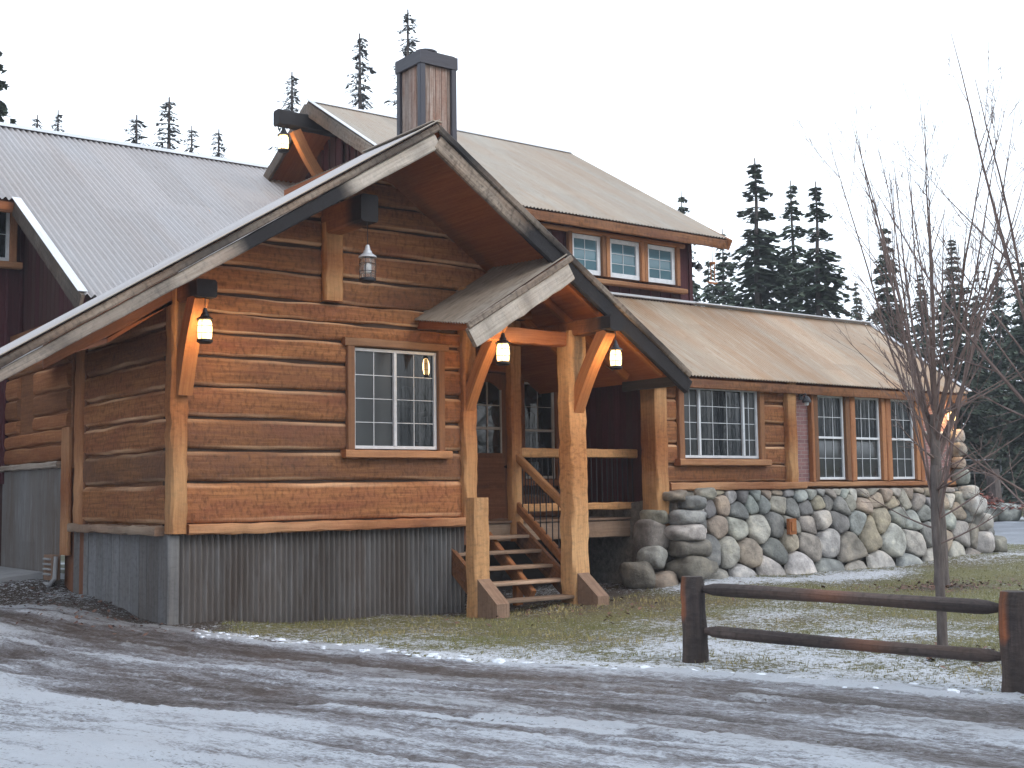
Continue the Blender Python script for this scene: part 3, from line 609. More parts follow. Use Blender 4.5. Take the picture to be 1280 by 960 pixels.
mb = MB(); mb.beam((13.03, 18.62, 1.25), (13.03, 18.62, 4.0), .14, .1, up=(0, 1, 0), jit=.003); mb.beam((14.13, 18.62, 1.25), (14.13, 18.62, 4.0), .16, .1, up=(0, 1, 0), jit=.003); mb.beam((12.9, 18.6, 4.02), (14.3, 18.6, 4.02), .12, .14, jit=.004); mb.obj('door_casing', 'soffit', H)
window(14.42, 15.18, 1.98, 3.80, 18.66, [(14.46, 15.14, 1, 1, 'glass', 2.02, 2.86), (14.46, 15.14, 2, 2, 'glass', 2.90, 3.76)], 'porch window beside the door', cas=.12, casm='soffit', vin='oldvinyl')
# brick
mb = MB()
def brk(x0, x1, z0, z1):
    o = len(mb.v); mb.v += [(x0, YW+.0, z0), (x1, YW+.0, z0), (x1, YW+.0, z1), (x0, YW+.0, z1)]; mb.f.append([o, o+1, o+2, o+3]); mb.uv += [(x0, z0), (x1, z0), (x1, z1), (x0, z1)]; mb.c += [(.5, 0, 0)]*4
brk(19.3, 20.0, 1.78, 3.8); mb.obj('brick_wall', 'brick', H, smooth=False); mb = MB(); brk(23.35, 24.62, 1.78, 3.8); mb.obj('brick_wall', 'brick', H, smooth=False)
for a, b_ in ((19.86, 19.94), (21.07, 21.13), (22.25, 22.32), (23.42, 23.55)): hbm = MB(); hbm.beam(((a+b_)/2, YW-.05, 1.86), ((a+b_)/2, YW-.05, 3.72), (b_-a), .12, up=(0, 1, 0), jit=.003, c=.7); hbm.obj('window_post', 'trim', H)
hb('lintel_stone', 23.6, 24.6, YW-.02, 2.86, 2.94, .08, 'concrete', 0)
WS = (15.86, 19.13)
mb = siding('x', YW, 15.86, 19.13, [1.86, 2.20, 2.56, 2.98, 3.38, 3.8], 1, None, [(16.18, 18.52, 2.2, 3.8)], seed=55, depth=.04)
mb.prism([(15.8, YW+.035, 1.6), (24.9, YW+.035, 1.6), (24.9, YW+.035, 3.80), (15.8, YW+.035, 3.80)], (0, .2, 0), (.1, 0, 0)); mb.obj('wing_wall_siding', 'siding', H)
mb = MB(); mb.box(24.6, 24.9, YW+.05, 23, .2, 3.9); mb.obj('wing_end_wall', 'doorwood', H)
# ---- stone foundation (Voronoi-fitted fieldstones)
def stonecol(r_):
    c = r_.choice([(.33, .31, .27), (.44, .42, .385), (.27, .275, .27), (.36, .315, .245), (.50, .49, .47), (.20, .20, .20), (.34, .28, .23), (.30, .325, .315), (.48, .46, .43), (.30, .28, .25)])
    k_ = r_.uniform(.78, 1.08); return tuple(min(.6, x*k_*r_.uniform(.97, 1.03)) for x in c)
SF = MB(); r_ = random.Random(12); seeds = []
z = -.1; rows = [(.60, .80), (.46, .66), (.34, .52), (.26, .42), (.24, .36)]
for hgt_, wd_ in rows:
    x = 15.6+r_.uniform(0, .3)
    while x < 25.6:
        w_ = wd_*r_.uniform(.5, 1.35); seeds.append((x+w_/2, z+hgt_/2+r_.uniform(-.45, .45)*hgt_)); x += w_
    z += hgt_
def clip(poly, a, b_, c_):      # keep a*x+b*y<=c
    o = []
    for i in range(len(poly)):
        p, q = poly[i], poly[(i+1) % len(poly)]; dp_, dq = a*p[0]+b_*p[1]-c_, a*q[0]+b_*q[1]-c_
        if dp_ <= 0: o.append(p)
        if dp_*dq < 0: t_ = dp_/(dp_-dq); o.append((p[0]+t_*(q[0]-p[0]), p[1]+t_*(q[1]-p[1])))
    return o
def yb(z): return YW-.08-.30*max(0, (1.75-z)/1.75)
for i, (sx, sz) in enumerate(seeds):
    poly = [(sx-1, sz-1), (sx+1, sz-1), (sx+1, sz+1), (sx-1, sz+1)]
    poly = clip(poly, 0, 1, 1.72); poly = clip(poly, -1, 0, -16.15+.35*r_.random()); poly = clip(poly, 1, 0, 25.15)
    for j, (tx, tz) in enumerate(seeds):
        if j == i or abs(tx-sx) > 1.6: continue
        a, b_ = tx-sx, tz-sz; poly = clip(poly, a, b_, a*(sx+tx)/2+b_*(sz+tz)/2)
        if len(poly) < 3: break
    if len(poly) < 3: continue
    cx = sum(p[0] for p in poly)/len(poly); cz = sum(p[1] for p in poly)/len(poly)
    for _ in range(2): poly = [q for k_ in range(len(poly)) for q in (((.78*poly[k_][0]+.22*poly[(k_+1) % len(poly)][0]), (.78*poly[k_][1]+.22*poly[(k_+1) % len(poly)][1])), ((.22*poly[k_][0]+.78*poly[(k_+1) % len(poly)][0]), (.22*poly[k_][1]+.78*poly[(k_+1) % len(poly)][1])))]
    if len(poly) > 40: poly = poly[::len(poly)//24]
    sz_ = math.sqrt(abs(sum(poly[k_][0]*poly[(k_+1) % len(poly)][1]-poly[(k_+1) % len(poly)][0]*poly[k_][1] for k_ in range(len(poly))))/2)
    if sz_ < .06: continue
    hh_ = min(.15, .04+.20*sz_)*r_.uniform(.6, 1.2); tx_, tz_ = r_.uniform(-.12, .12), r_.uniform(-.12, .12); P = []; UV = []
    for rad_, hf in ((1.0, -.25), (.985, .15), (.955, .45), (.89, .75), (.74, .94), (.4, 1.0), (.02, 1.0)):
        kk = 1-.007/max(.08, sz_); row = []
        for p in poly+[poly[0]]:
            dx, dz = (p[0]-cx)*rad_*kk, (p[1]-cz)*rad_*kk; nn_ = 1+.18*math.sin(dx*9+i)*math.sin(dz*11+i*2)+.09*math.sin(dx*23+i*3)*math.sin(dz*27+i)
            row.append((cx+dx, yb(cz+dz)-hh_*hf*nn_-(tx_*dx+tz_*dz)*max(0, hf), cz+dz))
        P.append(row); UV.append([(0, 0)]*len(row))
    SF.grid(P[::-1], UV, None, stonecol(r_))
bo = [((16.17, 16.0, 1.50), (.22, .22, .13)), ((16.0, 15.98, 1.24), (.34, .26, .13)), ((15.95, 15.95, .98), (.35, .28, .14)), ((15.98, 15.92, .70), (.36, .30, .16)), ((16.0, 15.9, .36), (.42, .34, .20)), ((15.86, 16.2, 1.62), (.2, .25, .1)),
      ((15.35, 16.2, .56), (.20, .26, .18)), ((15.15, 16.35, .26), (.22, .30, .24)), ((15.6, 16.5, .9), (.25, .35, .3)), ((15.5, 16.15, .1), (.35, .3, .2)), ((16.4, 15.92, 1.66), (.18, .16, .1)), ((15.65, 16.45, 1.25), (.16, .3, .15)),
      ((25.2, 16.1, .5), (.25, .3, .28)), ((25.25, 16.1, .95), (.2, .28, .2)), ((25.0, 16.15, 1.32), (.25, .25, .22)), ((24.95, 16.2, 1.6), (.25, .22, .16)), ((25.65, 16.05, .42), (.18, .25, .2)), ((25.55, 16.3, .72), (.2, .25, .15)),
      ((24.85, 16.3, 1.95), (.16, .18, .18)), ((24.8, 16.3, 2.25), (.13, .15, .14)), ((24.85, 16.32, 2.55), (.14, .15, .17)), ((24.82, 16.33, 2.85), (.13, .14, .15))]
for i, (c_, s_) in enumerate(bo): SF.rock(c_, s_, stonecol(r_) if i > 9 else tuple(v*.62 for v in stonecol(r_)) if i in (3, 4, 6, 7) else stonecol(r_), 100+i, 18, 12, .17)
SFo = SF.obj('stone_foundation', 'stone', H, auto=False)
mb = MB(); mb.prism([(15.9, YW-.02, 1.71), (25.1, YW-.02, 1.71), (25.1, YW-.26, -.4), (15.9, YW-.26, -.4)], (0, .5, 0)); mb.prism([(15.65, 16.3, -.4), (15.65, 18.8, -.4), (15.65, 18.8, 1.3), (15.65, 16.3, 1.6)], (.3, 0, 0)); mb.obj('foundation_core', 'mortar', SFo)
mb = MB(); mb.box(18.72, 18.92, 15.98, 16.06, .86, 1.16, c=.5); mb.box(18.76, 18.88, 15.955, 15.985, .92, 1.10, c=.7); mb.obj('outlet_box', 'brace', H)
mb = MB(); mb.box(15.2, 15.9, 18.3, 18.6, -.3, 1.1, c=.1); mb.box(11.5, 15.9, 18.4, 18.6, -.5, 1.1, c=.05); mb.obj('crawlspace_shade_wall', 'char_shade', H)  # near-black boards: the shade of the opening under the deck, put into the colour

# ---- purlins and braces
def purlin(name, x, z, y0, y1, w_, h):
    mb = MB(); L = y1-y0; mb.beam((x, y0, z), (x, y1, z), w_, h, bev=.03, jit=.008, c=.35, bb=lambda t_: 1.0 if t_*L < .32 else (.55 if t_*L < .5 else 0), endc=(.5, 0, 1)); return mb.obj(name, 'timber', H)
purlin('purlin', 6.80, 4.47, 15.60, 16.5, .30, .24); purlin('purlin', 9.09, 5.78, 15.25, 16.5, .28, .40); purlin('purlin', 11.50, 4.46, 15.22, 17.4, .24, .26); purlin('purlin', 13.05, 4.33, 14.46, 17.6, .26, .24)
hb('tie_beam', 11.2, 13.2, 15.56, 4.05, 4.28, .2, 'soffit', .008)
def brace(x, y0, z0, y1, z1, bow, w_=.17, d=.2, axis='y', m_='brace', yy=0):
    mb = MB(); P = []
    n_ = 10; prev = None; pts = []
    for i in range(n_+1):
        t_ = i/n_; a = y0+(y1-y0)*t_; z = z0+(z1-z0)*t_; k_ = bow*math.sin(math.pi*t_); L = math.hypot(y1-y0, z1-z0); a += k_*(z1-z0)/L*(1 if y1 < y0 else 1); z -= k_*(y1-y0)/L
        pts.append((a, z))
    rows_ = []; UV = []; q = rng.random()*9
    for i, (a, z) in enumerate(pts):
        i0, i1 = max(0, i-1), min(n_, i+1); da, dz = pts[i1][0]-pts[i0][0], pts[i1][1]-pts[i0][1]; l = math.hypot(da, dz); na, nz = -dz/l, da/l
        pr = [(-w_/2, -d/2), (w_/2, -d/2), (w_/2, d/2), (-w_/2, d/2), (-w_/2, -d/2)]
        rows_.append([((x+sx) if axis == 'y' else (a+na*sn_), (a+na*sn_) if axis == 'y' else (yy+sx), z+nz*sn_) for sx, sn_ in pr]); UV.append([(q+i*L/n_, q+k_*.2) for k_ in range(5)])
    mb.grid(rows_, UV, None, (.6, .15, 0)); mb.poly(rows_[0][:4]); mb.poly(rows_[-1][:4][::-1])
    return mb.obj('brace', m_, H)
brace(6.76, 16.32, 3.12, 15.78, 4.40, .05, .20, .24); brace(11.52, 16.35, 3.05, 15.42, 4.35, .05, .16, .2); brace(13.04, 15.48, 3.02, 14.66, 4.24, .05, .20, .2)
# ---- roofs
def slab(pts, off, m_, name, par=None, c=(.5, 0, 0), ax=None):
    mb = MB(); mb.prism(pts, off, c, ax); return mb.obj(name, m_, par or H)
RY0 = 14.75
# main gable left slope
mb = MB(); XE = 2.6; YB = 16.7
XE2, YF = 6.45, 16.3
corr(mb, (PK[0], RY0-.03, PK[1]+.05), (PK[0], YF, PK[1]+.05), (XE, RY0-.03, roofz(XE)+.05), (XE, YF, roofz(XE)+.05), (-SL, 0, 1), .09, .014, 4)
corr(mb, (PK[0], YF, PK[1]+.05), (PK[0], YB, PK[1]+.05), (XE2, YF, roofz(XE2)+.05), (XE2, YB, roofz(XE2)+.05), (-SL, 0, 1), .09, .014, 4)
corr(mb, (6.62, YF, roofz(6.62)-.50), (6.62, 21.2, roofz(6.62)-.50), (5.7, YF, roofz(5.7)-.54), (5.7, 21.2, roofz(5.7)-.54), (-SL, 0, 1), .09, .014, 3); R1 = mb.obj('roof', 'roof_left', H)  # last strip: lower eave added out of sight to shade the side wall
mb = MB(); mb.prism([(PK[0], RY0, PK[1]+.03), (XE, RY0, roofz(XE)+.03), (XE, YF, roofz(XE)+.03), (PK[0], YF, PK[1]+.03)], (0, 0, -.10), (.5, 0, 0), Vector((0, 1, 0))); mb.prism([(PK[0], YF, PK[1]+.03), (XE2, YF, roofz(XE2)+.03), (XE2, YB, roofz(XE2)+.03), (PK[0], YB, PK[1]+.03)], (0, 0, -.10), (.5, 0, 0), Vector((0, 1, 0))); mb.prism([(6.62, YF, roofz(6.62)-.53), (5.72, YF, roofz(5.72)-.57), (5.72, 21.2, roofz(5.72)-.57), (6.62, 21.2, roofz(6.62)-.53)], (0, 0, -.06), (.4, 0, 0), Vector((0, 1, 0))); mb.obj('soffit', 'soffit', R1)
def rake(a, b, y, h, th, m_, par, bb, name='rake_board', dz=0, jit=.003, g=None, tp_=1.0):
    mb = MB(); A = Vector((a[0], y, a[1]-h/2+dz)); B = Vector((b[0], y, b[1]-h*tp_/2+dz)); mb.beam(A, B, th, h, up=(0, 0, 1), bev=.02, jit=jit, c=.5, bb=bb, g=g, taper=tp_); return mb.obj(name, m_, par)
def sm_(a, b, v): t_ = min(1, max(0, (v-a)/(b-a))); return t_*t_*(3-2*t_)
XM = XE; rake((PK[0], PK[1]-.02), (XM, roofz(XM)-.02), RY0+.0, .215, .09, 'weather', R1, lambda t_: 1.0*sm_(.17, .25, t_)*(1-sm_(.38, .46, t_))+.25*sm_(.5,.6,t_)+.3*max(0, math.sin(t_*37))**3, dz=-.09, g=lambda t_: .75 if t_ < .2 else .35, tp_=.5)
rake((PK[0], PK[1]+.02), (XE, roofz(XE)+.02), RY0-.055, .095, .06, 'weather', R1, lambda t_: .35+.3*math.sin(t_*17), 'fascia_trim', 0, .003)
mb = MB(); mb.beam((PK[0]-.02, RY0-.07, PK[1]+.065), (XE, RY0-.07, roofz(XE)+.065), .12, .012, bev=.002); mb.obj('drip_edge', 'roof_mid', R1)
mb = MB(); mb.prism([(4.9, YF, roofz(4.9)-.50), (6.68, YF, roofz(6.68)-.60), (6.68, YF, roofz(6.68)-.02), (4.9, YF, roofz(4.9)-.02)], (0, .04, 0), (.3, 0, 0)); mb.obj('eave_closure', 'doorwood', R1)
# main gable right slope
XR = 14.86
mb = MB(); corr(mb, (PK[0], RY0-.03, PK[1]+.05), (PK[0], 19.35, PK[1]+.05), (XR, RY0-.03, roofz(XR)+.05), (XR, 19.35, roofz(XR)+.05), (SR, 0, 1), .09, .014, 4)
R2 = mb.obj('roof', 'roof_mid', H)
slab([(PK[0], RY0, PK[1]+.03), (XR, RY0, roofz(XR)+.03), (XR, 19.5, roofz(XR)+.03), (PK[0], 19.5, PK[1]+.03)], (0, 0, -.10), 'soffit', 'soffit', R2, (.5, 0, 0), Vector((0, 1, 0)))
rake((PK[0], PK[1]-.02), (XR, roofz(XR)-.02), RY0+.0, .25, .09, 'weather', R2, lambda t_: .3*max(0, math.sin(t_*41))**3+1.0*sm_(.20, .40, t_), dz=-.09)
rake((PK[0], PK[1]+.02), (XR, roofz(XR)+.02), RY0-.055, .11, .06, 'weather', R2, lambda t_: .55+.3*math.sin(t_*17), 'fascia_trim', 0, .003)
hb('eave_board', RY0+.05, 16.3, XR-.03, roofz(XR)-.2, roofz(XR)-.0, .05, 'char_shade', 0, R2, axis='y')
mb = MB(); mb.beam((PK[0], RY0-.05, PK[1]+.065), (PK[0], YB, PK[1]+.065), .16, .02, bev=.005); mb.obj('ridge_cap', 'roof_mid', R2)
mb = MB(); mb.prism([(6.75, YB-.05, 4.4), (PK[0], YB-.05, 4.4), (PK[0], YB-.05, PK[1]-.06)], (0, -.06, 0), (.4, 0, 0), Vector((0, 0, 1))); mb.obj('rear_gable_wall', 'maroon', H)
# soffit boards look: rafters under right slope
for k_, yy in enumerate((15.1, 15.95, 16.9)): mb = MB(); mb.beam((12.2, yy, roofz(12.2)-.16), (14.6, yy, roofz(14.6)-.16), .09, .12, c=.6); mb.obj('rafter', 'brace', R2)
# small porch gable slope
mb = MB(); A0, A1, B0, B1 = (12.22, RY0-.12, 5.34), (12.5, YW, 5.62), (10.30, RY0-.12, 4.14), (10.55, YW, 4.42)
corr(mb, A0, A1, B0, B1, (-.6, 0, 1), .09, .016, 4, lambda u, v: (.1, 0, .8)); R3 = mb.obj('porch_roof', 'roof_mid', H)  # sheets darkened in colour, for dirt and for the shade under the main eave
slab([(12.2, RY0-.08, 5.29), (10.40, RY0-.08, 4.17), (10.65, YW, 4.45), (12.5, YW, 5.58)], (0, 0, -.07), 'soffit', 'soffit', R3, (.5, 0, 0), Vector((0, 1, 0)))
rake((12.22, 5.22), (10.37, 4.08), RY0-.15, .30, .10, 'weather', R3, lambda t_: .35*max(0, math.sin(t_*31))**4, jit=.012, g=lambda t_: .8)
rake((12.22, 5.32), (10.28, 4.14), RY0-.21, .10, .06, 'weather', R3, lambda t_: .25, 'fascia_trim', jit=.004)
mb = MB(); mb.beam((10.45, RY0, 4.12), (10.66, YW, 4.34), .05, .12); mb.obj('eave_board', 'soffit', R3)
# big rear-left roof (ridge along x)
BV = (6.44, 19.42, 4.82); BS = .6; BYR = 27.4
def bz(y): return BV[2]+BS*(y-BV[1])
nB = (0, -BS, 1); YE = 23.11
mb = MB(); corr(mb, (-4, BYR, bz(BYR)+.06), (6.44, BYR, bz(BYR)+.06), (-4, YE, bz(YE)+.06), (6.44, YE, bz(YE)+.06), nB, .12, .028, 5, u0=0)
xv = 6.44
# valley-clipped part: lower end follows the intersection with the gable slope
P = []; UV = []; pt_ = .12; xs_ = np.arange(6.44, 14.6, pt_/6)
for x in xs_:
    yl = BV[1]+(roofz(min(x, PK[0]))-BV[2])/BS-.25 if x < PK[0] else BV[1]+(roofz(PK[0])-BV[2])/BS-.25
    yl = BV[1]-.05 if x < 6.8 else (16.75 if x < 10.2 else 19.45); h_ = .028*math.sin(2*math.pi*(x+4)/pt_)
    P.append([(x, BYR+(yl-BYR)*j/6, bz(BYR+(yl-BYR)*j/6)+.06+h_) for j in range(7)]); UV.append([((BYR-yl)*j/6, x+4) for j in range(7)])
mb.grid(P, UV); R4 = mb.obj('roof', 'roof_left', H)
mb = MB(); corr(mb, (14.6, BYR, bz(BYR)+.06), (-4, BYR, bz(BYR)+.06), (14.6, BYR+5, bz(BYR)-3), (-4, BYR+5, bz(BYR)-3), (0, BS, 1), .105, .018, 2); mb.obj('rear_slope', 'roof_left', R4)
slab([(-4, YE+.03, bz(YE)), (6.44, YE+.03, bz(YE)), (6.44, BYR, bz(BYR)), (-4, BYR, bz(BYR))], (0, 0, -.14), 'soffit', 'soffit', R4, (.3, 0, 0))
slab([(6.44, BV[1]+.35, bz(BV[1]+.35)), (6.70, BV[1]+.4, bz(BV[1]+.4)), (6.70, BYR, bz(BYR)), (6.44, BYR, bz(BYR))], (0, 0, -.1), 'soffit', 'soffit', R4, (.3, 0, 0))
mb = MB(); mb.beam((6.40, YE, bz(YE)-.10), (6.40, BV[1], bz(BV[1])-.10), .06, .30, bev=.01, jit=.006, c=.2, bb=lambda t_: .55); mb.obj('rake_board', 'weather', R4)
mb = MB(); mb.beam((6.42, YE+.02, bz(YE)+.10), (6.42, BV[1], bz(BV[1])+.10), .16, .012, bev=.002); mb.obj('drip_edge', 'flash', R4)
mb = MB(); mb.beam((-4, YE+.08, bz(YE)-.08), (6.40, YE+.08, bz(YE)-.08), .06, .2, bev=.01, c=.5); mb.obj('fascia_board', 'trim', R4)
mb = MB(); mb.beam((-4, BYR-.10, bz(BYR-.10)+.11), (14.6, BYR-.10, bz(BYR-.10)+.11), .26, .012, up=(0, -.51, .86), bev=.002); mb.beam((-4, BYR+.12, bz(BYR-.10)+.11), (14.6, BYR+.12, bz(BYR-.10)+.11), .26, .012, up=(0, .51, .86), bev=.002); mb.obj('ridge_cap', 'flash', R4)
# maroon wall + side under that roof
mb = MB(); x = -4.0
while x < 6.9: mb.box(x, x+.24, 23.9, 23.94, 2, 7.3); mb.box(x-.025, x+.025, 23.87, 23.90, 2, 7.3); x += .25
mb.box(-4, 6.95, 23.94, 24.1, 0, 7.3)
x = 20.2
while x < 23.9: mb.prism([(6.80, x, 4.5), (6.80, x+.22, 4.5), (6.80, x+.22, bz(x+.11)-.1), (6.80, x, bz(x+.11)-.1)], (.05, 0, 0), (rng.random(), 0, 0), Vector((0, 0, 1))); x += .23
mb.obj('board_wall', 'maroon', H)
window(5.2, 6.50, 6.08, 7.08, 23.80, [(5.24, 5.8, 2, 2, 'glass', 0, 0), (5.84, 6.44, 1, 2, 'glass', 0, 0)], 'white framed window high in the maroon wall', cas=.12, header=False, fw=.06)
# dormer (clerestory) with its own gable roof
mb = MB(); x = 13.9
while x < 19.9: mb.box(x, min(19.94, x+.30), 19.62, 19.66, 5.5, 7.25); mb.box(x-.02, x+.02, 19.60, 19.62, 5.5, 7.25); x += .30
mb.box(19.90, 19.95, 19.62, 24.5, 4, 7.3); mb.box(13.95, 19.9, 19.66, 19.8, 4, 7.3); mb.box(19.86, 19.96, 19.58, 19.66, 5.6, 7.25)
zr, yr_ = 10.43, 24.5; y = 19.7
while y < 29.3:
    zt = min(zr-.59*abs(y+.15-yr_), zr)-.12; mb.prism([(13.9, y, 5), (13.9, y+.29, 5), (13.9, y+.29, zt), (13.9, y, zt)], (.05, 0, 0), (rng.random(), 0, 0), Vector((0, 0, 1))); mb.box(13.86, 13.9, y-.025, y+.025, 5, zt); y += .30
mb.obj('dormer_wall', 'maroon', H)
mb = MB(); corr(mb, (13.03, yr_, zr+.05), (20.56, yr_, zr+.05), (13.03, 19.1, 7.30), (20.62, 19.1, 7.30), (0, -.585, 1), .09, .015, 5); R5 = mb.obj('dormer_roof', 'roof_mid', H)
mb = MB(); corr(mb, (20.56, yr_, zr+.05), (13.03, yr_, zr+.05), (20.6, 29.9, 7.30), (13.03, 29.9, 7.30), (0, .585, 1), .09, .015, 3); mb.obj('rear_slope', 'roof_mid', R5)
mb = MB(); mb.prism([(13.06, 19.14, 7.24), (20.58, 19.14, 7.24), (20.54, yr_, zr), (13.06, yr_, zr)], (0, 0, -.12), (.4, 0, 0), Vector((0, 1, 0))); mb.prism([(13.06, yr_, zr), (20.54, yr_, zr), (20.58, 29.86, 7.24), (13.06, 29.86, 7.24)], (0, 0, -.12), (.4, 0, 0), Vector((0, 1, 0))); mb.obj('soffit', 'soffit', R5)
for b_, n_ in ((19.06, 1), (29.94, 0)):
    mb = MB(); mb.beam((13.0, yr_, zr-.14), (13.0, b_, 7.13), .08, .28, bev=.015, jit=.008, c=.35 if n_ else .15, bb=lambda t_: .3+.3*math.sin(t_*9)); mb.obj('rake_board', 'weather', R5)
mb = MB(); mb.beam((20.58, yr_, zr-.12), (20.62, 19.06, 7.15), .08, .24, bev=.015, c=.3); mb.obj('rake_board', 'brace', R5)
mb = MB(); mb.beam((13.05, 19.12, 7.16), (20.6, 19.12, 7.16), .06, .2, bev=.015, jit=.004, c=.3); mb.obj('fascia_board', 'siding', R5)
mb = MB(); mb.beam((13.0, yr_-.07, zr+.045), (20.6, yr_-.07, zr+.045), .18, .012, up=(0, -.5, .86), bev=.002); mb.obj('ridge_cap', 'flash', R5)
mb = MB(); mb.beam((13.02, yr_-.03, zr+.065), (13.02, 19.1, 7.32), .12, .014, bev=.003); mb.obj('drip_edge', 'flash', R5)
mb = MB(); mb.beam((12.25, yr_, 9.96), (14.2, yr_, 9.96), .28, .34, bev=.03, jit=.01, bb=lambda t_: 1, endc=(.5, 0, 1)); mb.obj('ridge_beam', 'timber', H)
brace(0, 13.86, 8.25, 12.7, 9.74, -.10, .16, .22, 'x', 'brace', yr_)
post('wall_post', 13.78, 13.88, 24.38, 24.62, 7.5, 9.7, 'maroon', 0)
# wing roof
mb = MB(); corr(mb, (14.4, 19.6, 5.81), (26.2, 19.6, 5.81), (14.4, 16.15, 3.80), (25.05, 16.15, 3.80), (0, -.585, 1), .09, .016, 5, lambda u, v: (.5+.2*math.sin(u*21), 0, 0))
R6 = mb.obj('wing_roof', 'roof_tan', H)
mb = MB(); corr(mb, (26.2, 19.6, 5.81), (19.95, 19.6, 5.81), (27, 25, 3.0), (19.95, 25, 3.0), (0, .585, 1), .09, .016, 3); mb.obj('rear_slope', 'roof_tan', R6)
mb = MB(); mb.prism([(14.8, 16.2, 3.71), (24.95, 16.2, 3.71), (26.0, 19.6, 5.70), (14.8, 19.6, 5.70)], (0, 0, -.10), (.5, 0, 0), Vector((0, 1, 0))); mb.obj('soffit', 'soffit', R6)
mb = MB(); mb.beam((14.88, 16.2, 3.66), (25.02, 16.2, 3.66), .06, .17, bev=.012, jit=.004, c=.3); mb.obj('fascia_board', 'siding', R6)
mb = MB(); mb.beam((19.95, 19.6, 5.86), (26.2, 19.6, 5.86), .26, .03, bev=.006); mb.beam((26.2, 19.6, 5.86), (25.06, 16.1, 3.84), .10, .02, bev=.004); mb.obj('ridge_cap', 'flash', R6)
mb = MB(); mb.beam((14.2, 19.55, 5.86), (19.97, 19.55, 5.86), .10, .05, bev=.006); mb.obj('wall_flashing', 'flash', R6)
# chimney
CH = MB(); CX0, CX1, CY0, CY1 = 11.78, 12.44, 18.0, 18.68
i = 0
for k_ in range(5):
    a = CX0+.05+k_*.124; CH.box(a, a+.118, CY0, CY0+.03, 5.5, 9.25, c=rng.random()); a = CY0+.05+k_*.124; CH.box(CX0, CX0+.03, a, a+.118, 5.5, 9.25, c=rng.random())
CH.box(CX0+.03, CX1-.03, CY0+.03, CY1-.0, 5.5, 9.2, c=.2)
M['chim'] = wood('chimney_wood', (.14, .075, .05), (.50, .42, .38), (.6, .56, .52), marks=.2, red=(.22, .085, .045), redamt=.95)
CHo = CH.obj('chimney', 'chim', H)
mb = MB(); 
for (x, y) in ((CX0, CY0), (CX1, CY0), (CX0, CY1), (CX1, CY1)): mb.beam((x, y, 5.5), (x, y, 9.24), .11, .11, up=(0, 1, 0), bev=.01, c=.5)
mb.obj('corner_trim', 'darkmetal', CHo)
mb = MB(); mb.prism([(CX0-.07, CY0-.07, 9.22), (CX1+.07, CY0-.07, 9.22), (CX1+.07, CY1+.07, 9.22), (CX0-.07, CY1+.07, 9.22)], (0, 0, .22)); mb.prism([(CX0-.03, CY0-.03, 9.44), (CX1+.03, CY0-.03, 9.44), (CX1+.03, CY1+.03, 9.44), (CX0-.03, CY1+.03, 9.44)], (0, 0, .03)); mb.obj('cap', 'darkmetal', CHo)
mb = MB(); mb.lathe(((CX0+CX1)/2, (CY0+CY1)/2, 9.47), [(.15, 0), (.15, .08), (.20, .09), (.20, .12), (.02, .16)]); mb.obj('flue', 'darkmetal', CHo)
mb = MB(); mb.box(CX1-.05, CX1+.1, CY0-.1, CY1, 5.6, 7.0); mb.obj('base_flashing', 'flash', CHo)

# ---- porch: deck, railing, stairs
mb = MB(); y = 17.06
while y < 18.7: mb.box(11.68, 15.8, y, y+.135, 1.21, 1.25); y += .14
DK = mb.obj('porch_deck', 'tread', H)
hb('rim_board', 11.68, 15.8, 17.12, .90, 1.20, .05, 'tread', .004, DK, c=.3)
mb = MB()
mb.beam((13.14, 17.1, 2.40), (15.82, 17.1, 2.40), .12, .16, bev=.02, jit=.006, c=.7, g=lambda t_: .3); mb.beam((13.14, 17.1, 1.46), (15.82, 17.1, 1.46), .10, .13, bev=.02, jit=.006, c=.7, g=lambda t_: .3)
RL = mb.obj('porch_railing', 'newwood', H)
n_ = 21
for i in range(n_): mb = MB(); x = 13.26+i*(15.74-13.26)/(n_-1); mb.tube([(x, 17.1, 1.5), (x, 17.1, 2.35)], .011, 6); mb.obj('baluster', 'iron', RL)
STo = MB(); STo.beam((12.35, 17.0, 1.0), (12.35, 15.8, .1), .10, .2, up=(0, 0, 1), c=.4); STo = STo.obj('staircase', 'timber', H); zs_ = [1.02, .79, .56, .34, .10]; ys_ = [16.78, 16.46, 16.16, 15.85, 15.52]
for x in (12.98, 11.24):
    ST = MB(); ST.prism([(x, 17.1, 1.30), (x, 15.10, -.02), (x, 15.10, -.2), (x, 15.45, -.2), (x, 17.1, .92)], (.07, 0, 0), (.3, 0, 0), Vector((0, 1, .6))); ST.obj('stringer', 'siding', STo)
for z, y in zip(zs_, ys_): mb = MB(); mb.beam((11.31, y+.02, z-.03), (12.98, y+.02, z-.03), .29, .055, bev=.01, jit=.003, g=lambda t_: .3); mb.obj('stair_tread', 'tread', STo)
mb = MB(); mb.beam((12.45, 16.3, -.2), (12.45, 16.3, .55), .14, .12, up=(0, 1, 0), c=.6); mb.obj('support_post', 'timber', STo)
mb = MB(); mb.beam((10.95+.14, 15.5, -.15), (11.09, 15.5, 1.65), .27, .26, up=(0, 1, 0), bev=.025, jit=.012, c=.6, g=lambda t_: .3); mb.obj('newel_post', 'newwood', STo)
for x in (11.09, 13.03):
    mb = MB(); mb.prism([(x-.11, 15.36, .44), (x-.11, 15.36, -.2), (x-.11, 14.88, -.2), (x-.11, 14.88, .10)], (.23, 0, 0), (.35, 0, 0), Vector((0, 0, 1))); mb.obj('post_foot', 'tread', STo)
